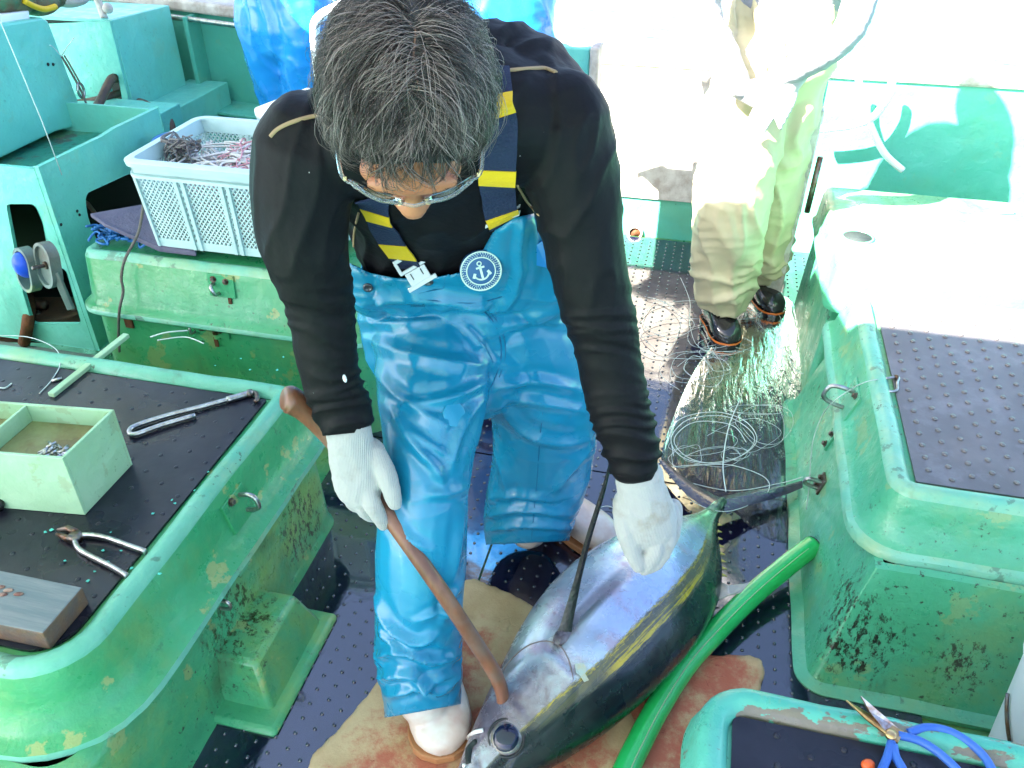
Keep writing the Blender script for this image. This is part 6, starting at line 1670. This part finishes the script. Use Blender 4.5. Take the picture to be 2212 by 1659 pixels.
# --- hair: a base shell and several thousand strands combed from the crown
HA = np.array([.0765, .0975, .1015]); H0 = np.array([0, -.012, .030])       # radii and centre in head axes (right, front, up)
def hl(q): return HC + eR * q[0] + eF * q[1] + eU * q[2]
rs_ = np.random.RandomState(21)
m = MB(); rings = []
sh = []
nu_, nv_ = 40, 22
for i in range(nv_ + 1):
    th_ = math.pi * .62 * i / nv_
    for j in range(nu_):
        ph = 2 * math.pi * j / nu_
        front = max(0, math.sin(ph))
        t_ = th_ * (1 - .56 * front ** 1.6)
        d = np.array([math.sin(t_) * math.cos(ph), math.sin(t_) * math.sin(ph), math.cos(t_)])
        d[1] -= .0
        q = H0 + HA * d * 1.025
        sh.append(hl(q))
rings = [sh[i * nu_:(i + 1) * nu_] for i in range(nv_ + 1)]
m.loft(rings, 0, True, False); hb0 = m.build('hair', M['hair_under'], wk, solid=.004)
m = MB(); rings = []
for y_ in np.linspace(-.50, .10, 14):
    z_ = math.sqrt(1 - y_ * y_ - .0061); rings.append([hl(H0 + HA * np.array([(.006 + .0018 * math.sin(y_ * 9) + q * .0011 * (1 - abs(y_ + .2))) / HA[0], y_, z_]) * (1.047 + .004 * (q == 0))) for q in (-1, 0, 1)])
m.grid(rings); m.build('parting', mat('scalp_skin', (.17, .085, .065), .6, bump=.4, bscale=200), hb0)
gdown = np.array([V((0, 0, -1)) @ eR, V((0, 0, -1)) @ eF, V((0, 0, -1)) @ eU])
def strand(root_d, length, lift, bias, nseg=8):
    """walk over the scalp ellipsoid in head axes"""
    d = root_d / np.linalg.norm(root_d); q = H0 + HA * d * 1.02; out = [q.copy()]; st = length / nseg
    for k in range(nseg):
        nrm = (q - H0) / HA ** 2; nrm /= np.linalg.norm(nrm)
        g_ = bias.copy(); g_ = g_ - nrm * (g_ @ nrm); g_ /= (np.linalg.norm(g_) + 1e-9)
        f = k / nseg
        q = q + st * (g_ + nrm * lift * (1 - 2.1 * f) + gdown * .10 * f)
        e_ = np.linalg.norm((q - H0) / HA)
        if e_ < 1.03: q = H0 + (q - H0) * 1.03 / e_
        out.append(q.copy())
    return np.array(out)
SV, SF, SG = [], [], []
def put(path, r, g_):
    k0 = len(SV); n = len(path)
    for i in range(n):
        t = unit(path[min(i + 1, n - 1)] - path[max(i - 1, 0)]); a = unit(np.cross(t, (.3, .5, .8))); b_ = np.cross(t, a)
        w = r * (1 - .75 * (i / (n - 1)) ** 2)
        for an in (0, 2.09, 4.19): SV.append(hl(path[i] + (a * math.cos(an) + b_ * math.sin(an)) * w)); SG.append(g_)
    for i in range(n - 1):
        for j in range(3):
            l = (j + 1) % 3; SF.append((k0 + i * 3 + j, k0 + i * 3 + l, k0 + (i + 1) * 3 + l, k0 + (i + 1) * 3 + j))
whorl = np.array([.004, -.055, .10])
ng = 0
while ng < 900:
    d = rs_.normal(size=3); d /= np.linalg.norm(d)
    if d[2] < -.25 or (d[1] > .22 and d[2] < .86 - .25 * abs(d[0])) or (d[1] > .1 and d[2] < .05): continue
    if abs(d[0] * HA[0] - .006) < .0030 and d[1] < .40 and d[1] > -.75 and d[2] > .3: continue
    ng += 1
    q = H0 + HA * d
    away = q - (H0 + whorl * np.array([1, 1, 1]))
    away /= np.linalg.norm(away) + 1e-6
    side_ = np.sign(q[0] - .006 + rs_.normal() * .006)
    part = np.exp(-((q[0] - .006) / .035) ** 2)
    bias = away * .9 + np.array([side_ * (.30 + 1.0 * part * (d[1] < .45)), .55 * (.25 + max(0, d[1] + .5)), 0]) + rs_.normal(size=3) * .42
    bias[2] -= .15
    L = rs_.uniform(.055, .10) * ((.42 if d[0] < .25 else .66) if d[1] > .22 else (.72 if d[1] > .0 else .9)) * (.75 if d[2] < .15 else 1)
    gpath = strand(d, L, rs_.uniform(.45, 1.25), bias); wv = rs_.uniform(.003, .018); wp_ = rs_.uniform(0, 6.28); wd_ = unit(rs_.normal(size=3))
    gg = float(np.clip(rs_.beta(1.6, 1.8) + .12 * d[1], 0, 1))
    for k in range(rs_.randint(11, 19)):
        dd = d + rs_.normal(size=3) * .075; dd /= np.linalg.norm(dd)
        p2_ = strand(dd, L * rs_.uniform(.7, 1.15), rs_.uniform(.40, 1.1), bias + rs_.normal(size=3) * .22)
        f = np.linspace(0, 1, len(p2_))[:, None] ** 1.2 * rs_.uniform(.3, .8)
        ff_ = np.linspace(0, 1, len(p2_))[:, None]
        pth = p2_ * (1 - f) + (gpath + (p2_[0] - gpath[0]) * .2) * f + wd_ * wv * ff_ * np.sin(wp_ + ff_ * 3.6) + np.cumsum(rs_.normal(size=p2_.shape) * .0006, axis=0)
        put(pth, rs_.uniform(.00020, .00038), float(np.clip(gg + rs_.normal() * .22, 0, 1)))
for k in range(90):       # stray wisps over the forehead and sides
    a_ = rs_.uniform(-1, 1); d = np.array([a_ * .8, .55, .75]) if k % 3 else np.array([np.sign(a_) * .85, rs_.uniform(-.3, .3), .35])
    bias = np.array([a_ * .5 + rs_.normal() * .4, .9, -.9]) if k % 3 else np.array([a_ * .4, .5, -.8])
    pth = strand(d / np.linalg.norm(d) + rs_.normal(size=3) * .1, rs_.uniform(.05, .085), rs_.uniform(.2, .9), bias + rs_.normal(size=3) * .3, 10)
    for j in range(6): put(pth + np.cumsum(rs_.normal(size=pth.shape) * .0007, axis=0), .00034, float(rs_.uniform(0, .8)))
m = MB(); m.v = [tuple(p) for p in SV]; m.f = SF; m.mi = [0] * len(SF); m.n = len(SV); m.attr = {'grey': SG}
hs_ = m.build('hair_strands', M['hair'], hb0); hs_['kind'] = 'stuff'
# eyebrows
m = MB()
for sgn in (-1, 1):
    for k in range(70):
        f = rs_.rand(); p = hp(sgn * (.014 + .036 * f), .0945 - .016 * f * f, .012 + .004 * math.sin(f * 3) + rs_.normal() * .0015)
        m.tube([p, p + eR * sgn * .005 + eF * .0025 + eU * rs_.normal() * .001, p + eR * sgn * .009 + eF * .0015], [.0004, .0003, .0001], 3)
m.build('eyebrows', M['hair_under'], wk)['kind'] = 'stuff'

# --- the stick in his right hand
sp = [(612, 862, 1.37), (632, 866, 1.38), (668, 892, 1.405), (715, 945, 1.435), (770, 1015, 1.455), (835, 1108, 1.455), (950, 1272, 1.478), (1040, 1408, 1.550), (1070, 1458, 1.585), (1084, 1495, 1.615), (1083, 1525, 1.625), (1068, 1555, 1.635)]
C2 = cr([PD(*p) for p in sp], 7); f = np.linspace(0, 1, len(C2))
m = MB(); m.tube(C2, np.interp(f, [0, .06, .18, .3, .45, .6, .75, .85, 1], [.017, .024, .021, .0165, .0145, .0145, .0140, .0125, .0065]), 16)
tag(m.build('gaff_stick', M['stick'], org=C2[20]), 'brown wooden gaff stick with curved tip held over the head of the tuna', 'stick')

# ================================================================== the khaki trousered person
kh = thing('person', 'person in khaki oilskin trousers and grey sleeves standing on the sunlit deck behind', 'person', (.16, 2.75, 0))
KF = PZ(1560, 735, 0); KB = PZ(1660, 650, 0)
hipz = .92; hx, hy = .235, 2.80
def K(x, y, z): return V((x, y, z))
legA = [(K(.105, 2.80, .95), .120, .125), (K(.092, 2.75, .72), .122, .125), (K(.092, 2.71, .50), .115, .115), (K(.102, 2.74, .30), .104, .104), (K(.11, 2.75, .17), .095, .098), (K(.12, 2.75, .12), .072, .08)]
legB = [(K(.215, 2.86, .95), .100, .12), (K(.225, 2.88, .70), .090, .11), (K(.235, 2.93, .48), .080, .10), (K(.245, 2.98, .30), .078, .09), (K(.25, 3.0, .17), .074, .085), (K(.25, 3.0, .14), .068, .08)]
torsoK = [(K(.165, 2.83, .92), .165, .13), (K(.17, 2.82, 1.10), .175, .13), (K(.20, 2.80, 1.30), .185, .125), (K(.22, 2.77, 1.44), .17, .11), (K(.215, 2.74, 1.50), .09, .08)]
shR = K(.04, 2.74, 1.40); shL = K(.37, 2.78, 1.40)
wr = PY(1600, 190, 2.60); el = PY(1525, 30, 2.62)
hk_ = PY(1668, 222, 2.58)
armA = [(shR, .058), (V(el) + V((0, .02, .10)), .050), (V(el), .046), ((V(el) + V(wr)) / 2, .041), (V(wr), .033)]
armB = [(shL, .058), (K(.35, 2.66, 1.20), .05), (K(.31, 2.56, 1.06), .040), (V(hk_) + V((.02, .02, .07)), .032)]
m = MB()
for s_ in (legA, legB, torsoK, armA, armB): limb(m, [(p[0], *[x * .82 for x in p[1:]]) for p in s_], side=(1, 0, 0))
khg = []
for hnd, dirn in ((V(wr), unit(V(hk_) - V(wr))), (V(hk_) + V((.05, .02, .07)), unit(V((-.5, -.2, -.7))))):
    mb_, m = m, MB(); khg.append(m)
    e1 = unit(np.cross(dirn, (0, 1, 0))); limb(m, [(hnd - dirn * .015, .033, .030), (hnd, .032, .028), (hnd + dirn * .05, .036, .020), (hnd + dirn * .10, .038, .016)], side=e1)
    for q in range(4):
        s0 = hnd + dirn * .095 + e1 * (q - 1.5) * .018; limb(m, [(s0, .0095), (s0 + dirn * .035 + V((0, 0, -.005)), .0085), (s0 + dirn * .055 + V((0, .01, -.03)), .0075)], seg=10)
    s0 = hnd + dirn * .03 + e1 * .03; limb(m, [(s0, .012), (s0 + dirn * .035 + e1 * .018, .010), (s0 + dirn * .065 + e1 * .01, .008)], seg=10)
    m = mb_
    limb(m, [(hnd - dirn * .02, .026, .022), (hnd + dirn * .07, .026, .012)], side=e1)
limb(m, [(K(.215, 2.74, 1.46), .055), (K(.21, 2.71, 1.58), .055)])
m.ell(K(.205, 2.68, 1.68), (.075, 0, 0), (0, .095, -.03), (0, .03, .115), 22, 16); m.ell(K(.20, 2.59, 1.65), (.014, 0, 0), (0, .020, 0), (0, 0, .018), 10, 8)
for sx in (-1, 1): m.ell(K(.205 + sx * .076, 2.69, 1.67), (.01, 0, 0), (0, .018, 0), (0, 0, .03), 10, 8)
co, fs = skin(m, .008, 3); mesh_from(co, fs).build('body', M['skin'], kh)
for g_ in khg:  # white gloves added over bare hands, standing in for skin blown out by sun
    co, fs = skin(g_, .0045, 2); mesh_from(co, fs).build('glove', M['glove'], kh)
m = MB(); limb(m, legA, side=(1, 0, 0)); limb(m, legB, side=(1, 0, 0)); limb(m, [torsoK[0], torsoK[1]], side=(1, 0, 0))
def kd(co, no):
    wob = pnoise(co * 5); z = co[:, 2]
    return ridged(np.c_[co[:, 0] * 6, co[:, 1] * 6, z * 22 + wob * 2], 2.4) * (.016 * np.clip((.34 - z) / .12, 0, 1) + .004) + ridged(np.c_[co[:, 0] * 14 + z * 4 + wob, co[:, 1] * 9, z * 2.5], 3) * .014 + pnoise(co * 9) * .006
co, fs = skin(m, .0085, 4, kd, lambda c: (np.minimum(c[:, 2] - .095, 1.14 - c[:, 2]), np.zeros(len(c)))); tr = mesh_from(co, fs).build('oilskin_trousers', M['khaki'], kh, solid=.003)
m = MB()
for s_ in (torsoK[1:], armA, armB): limb(m, s_, side=(1, 0, 0))
def sd_(co, no): return ridged(np.c_[co[:, 0] * 9, co[:, 1] * 9, co[:, 2] * 30 + co[:, 0] * 12], 2.5) * .003 * (co[:, 2] < 1.3) + pnoise(co * 10) * .004
co, fs = skin(m, .008, 3, sd_); mesh_from(co, fs).build('sleeved_shirt', M['grey_knit'], kh)
m = MB(); m.ell(K(.207, 2.705, 1.715), (.085, 0, 0), (0, .10, 0), (0, 0, .085), 22, 14); m.build('hair', M['hair_under'], kh)
b1 = boot((.165, 2.60, 0), (.08, 2.80, 0), K(.12, 2.765, .22), .105, M['boot_black'], M['boot_black'], kh, zb=.003, trim=M['boot_orange'])
b2_ = boot((.33, 2.86, 0), (.22, 3.05, 0), K(.25, 3.0, .22), .10, M['boot_black'], M['boot_black'], kh, zb=.003, trim=M['boot_orange'])

# ================================================================== two more people in blue oilskins behind
def blue_person(label, hx, hy, facing, footA, footB, lean, material, boots, seed, halfw=.0):
    pr_ = thing('person', label, 'person', (hx, hy, 0))
    f = V((math.cos(facing), math.sin(facing), 0)); s = V((-f[1], f[0], 0))
    hp_ = V((hx, hy, .90)); fa, fb_ = V((*footA, 0)), V((*footB, 0))
    la = [(hp_ + s * .085 + V((0, 0, .04)), .115, .12), (hp_ * .5 + fa * .5 + s * .05 + f * .03, .098, .10), (fa * .85 + hp_ * .15 + V((0, 0, .02)), .088, .09), (fa + V((0, 0, .10)), .082, .085)]
    lb_ = [(hp_ - s * .085 + V((0, 0, .04)), .115, .12), (hp_ * .5 + fb_ * .5 - s * .05 + f * .03, .098, .10), (fb_ * .85 + hp_ * .15 + V((0, 0, .02)), .088, .09), (fb_ + V((0, 0, .10)), .082, .085)]
    ch = hp_ + V((0, 0, .44)) + f * lean; nk = hp_ + V((0, 0, .56)) + f * lean * 1.25
    to = [(hp_, .17, .125), (hp_ * .5 + ch * .5, .175, .125), (ch, .185, .12), (nk, .09, .075)]
    hd = nk + V((0, 0, .17)) + f * .05
    arms = []
    for q in (1, -1):
        a0 = ch + s * q * .19 + V((0, 0, .05)); a1 = a0 + V((0, 0, -.23)) + s * q * .005 + f * .08; a2 = a1 + V((0, 0, -.06)) - s * q * .16 + f * .13
        arms.append([(a0, .058), (a1, .047), (a2, .036)])
    m = MB()
    for k in (la, lb_, to, *arms): limb(m, [(p[0], *[x * .82 for x in p[1:]]) for p in k], side=s)
    for a in arms:
        w_ = V(a[-1][0]); limb(m, [(w_, .030, .026), (w_ + f * .06 + V((0, 0, -.02)), .038, .018), (w_ + f * .09 + V((0, 0, -.04)), .036, .016)], side=s)
        for q in range(4):
            s0 = w_ + f * .085 + V((0, 0, -.035)) + s * (q - 1.5) * .018; limb(m, [(s0, .0095), (s0 + f * .03 + V((0, 0, -.02)), .0085), (s0 + f * .035 + V((0, 0, -.045)), .007)], seg=10)
        s0 = w_ + f * .03 + s * .03; limb(m, [(s0, .012), (s0 + f * .03 + s * .012 + V((0, 0, -.015)), .009)], seg=10)
    limb(m, [(nk, .055), (hd - V((0, 0, .05)), .055)]); m.ell(hd, s * .075, f * .097, V((0, 0, .118)), 22, 16); m.ell(hd + f * .10 - V((0, 0, .015)), s * .014, f * .02, V((0, 0, .018)), 10, 8)
    for q in (1, -1): m.ell(hd + s * q * .075, s * .01, f * .018, V((0, 0, .03)), 10, 8)
    co, fs = skin(m, .009, 3); mesh_from(co, fs).build('body', M['skin'], pr_)
    m = MB(); limb(m, la, side=s); limb(m, lb_, side=s); limb(m, [to[0], to[1], (ch - V((0, 0, .08)), .18, .125)], side=s)
    def dd(co, no):
        w_ = pnoise(co * 5 + seed); z = co[:, 2]
        return ridged(np.c_[co[:, 0] * 12 + z * 3 + w_, co[:, 1] * 9, z * 3 + w_], 2.6) * .009 + ridged(np.c_[co[:, 0] * 5, co[:, 1] * 5, z * 20 + w_ * 2], 2.5) * .008 * np.clip((.5 - z) / .2, .25, 1) + pnoise(co * 6 + seed) * .008
    co, fs = skin(m, .009, 4, dd, lambda c: (c[:, 2] - .06, np.zeros(len(c)))); ov = mesh_from(co, fs).build('overalls', material, pr_, solid=.003)
    m = MB()
    for k in (to[1:], *arms): limb(m, [(p[0], *[x * 1.0 for x in p[1:]]) for p in k], side=s)
    co, fs = skin(m, .009, 3, None, lambda c: (c[:, 2] - 1.16, np.zeros(len(c)))); mesh_from(co, fs).build('shirt', M['shirt'], pr_)
    m = MB(); m.ell(hd + V((0, 0, .035)) - f * .015, s * .083, f * .10, V((0, 0, .092)), 20, 12); m.build('hair', M['hair_under'], pr_)
    for ft in (fa, fb_): boot(ft + f * .16, ft - f * .09, ft + V((0, 0, .20)), .10, boots, M['boot_sole'], pr_, zb=.003)
    return pr_, ov
lp = PY(612, 130, 2.62); 
blue_person('person in blue oilskin overalls standing behind the crate beside the bulwark', lp[0] - .16, 2.98, math.radians(80), (lp[0] - .18, 3.02), (lp[0] - .13, 2.95), .05, M['waders_b'], M['boot_navy'], 3)
bp_ = PY(1105, 60, 2.55)
blue_person('person in sunlit blue bib overalls standing right behind the bent worker', bp_[0] - .05, 2.55, math.radians(102), (-.60, 2.16), (-.50, 2.62), .10, M['waders_b'], M['boot_navy'], 8)
# white bent pipe beside the worker's head
path = cr([PY(682, 110, 2.45), PY(680, 60, 2.45), PY(690, 38, 2.45), PY(715, 22, 2.46), PY(760, 2, 2.47), PY(820, -24, 2.48)], 7)
t = thing('bent_pipe', 'white bent pipe rising beside the hair of the bent worker', 'pipe', path[0])
low = path[0].copy()
m = MB(); m.tube([V((low[0], low[1], -.008))] + path, .015, 12); m.build('pipe_body', M['white_plastic'], t)
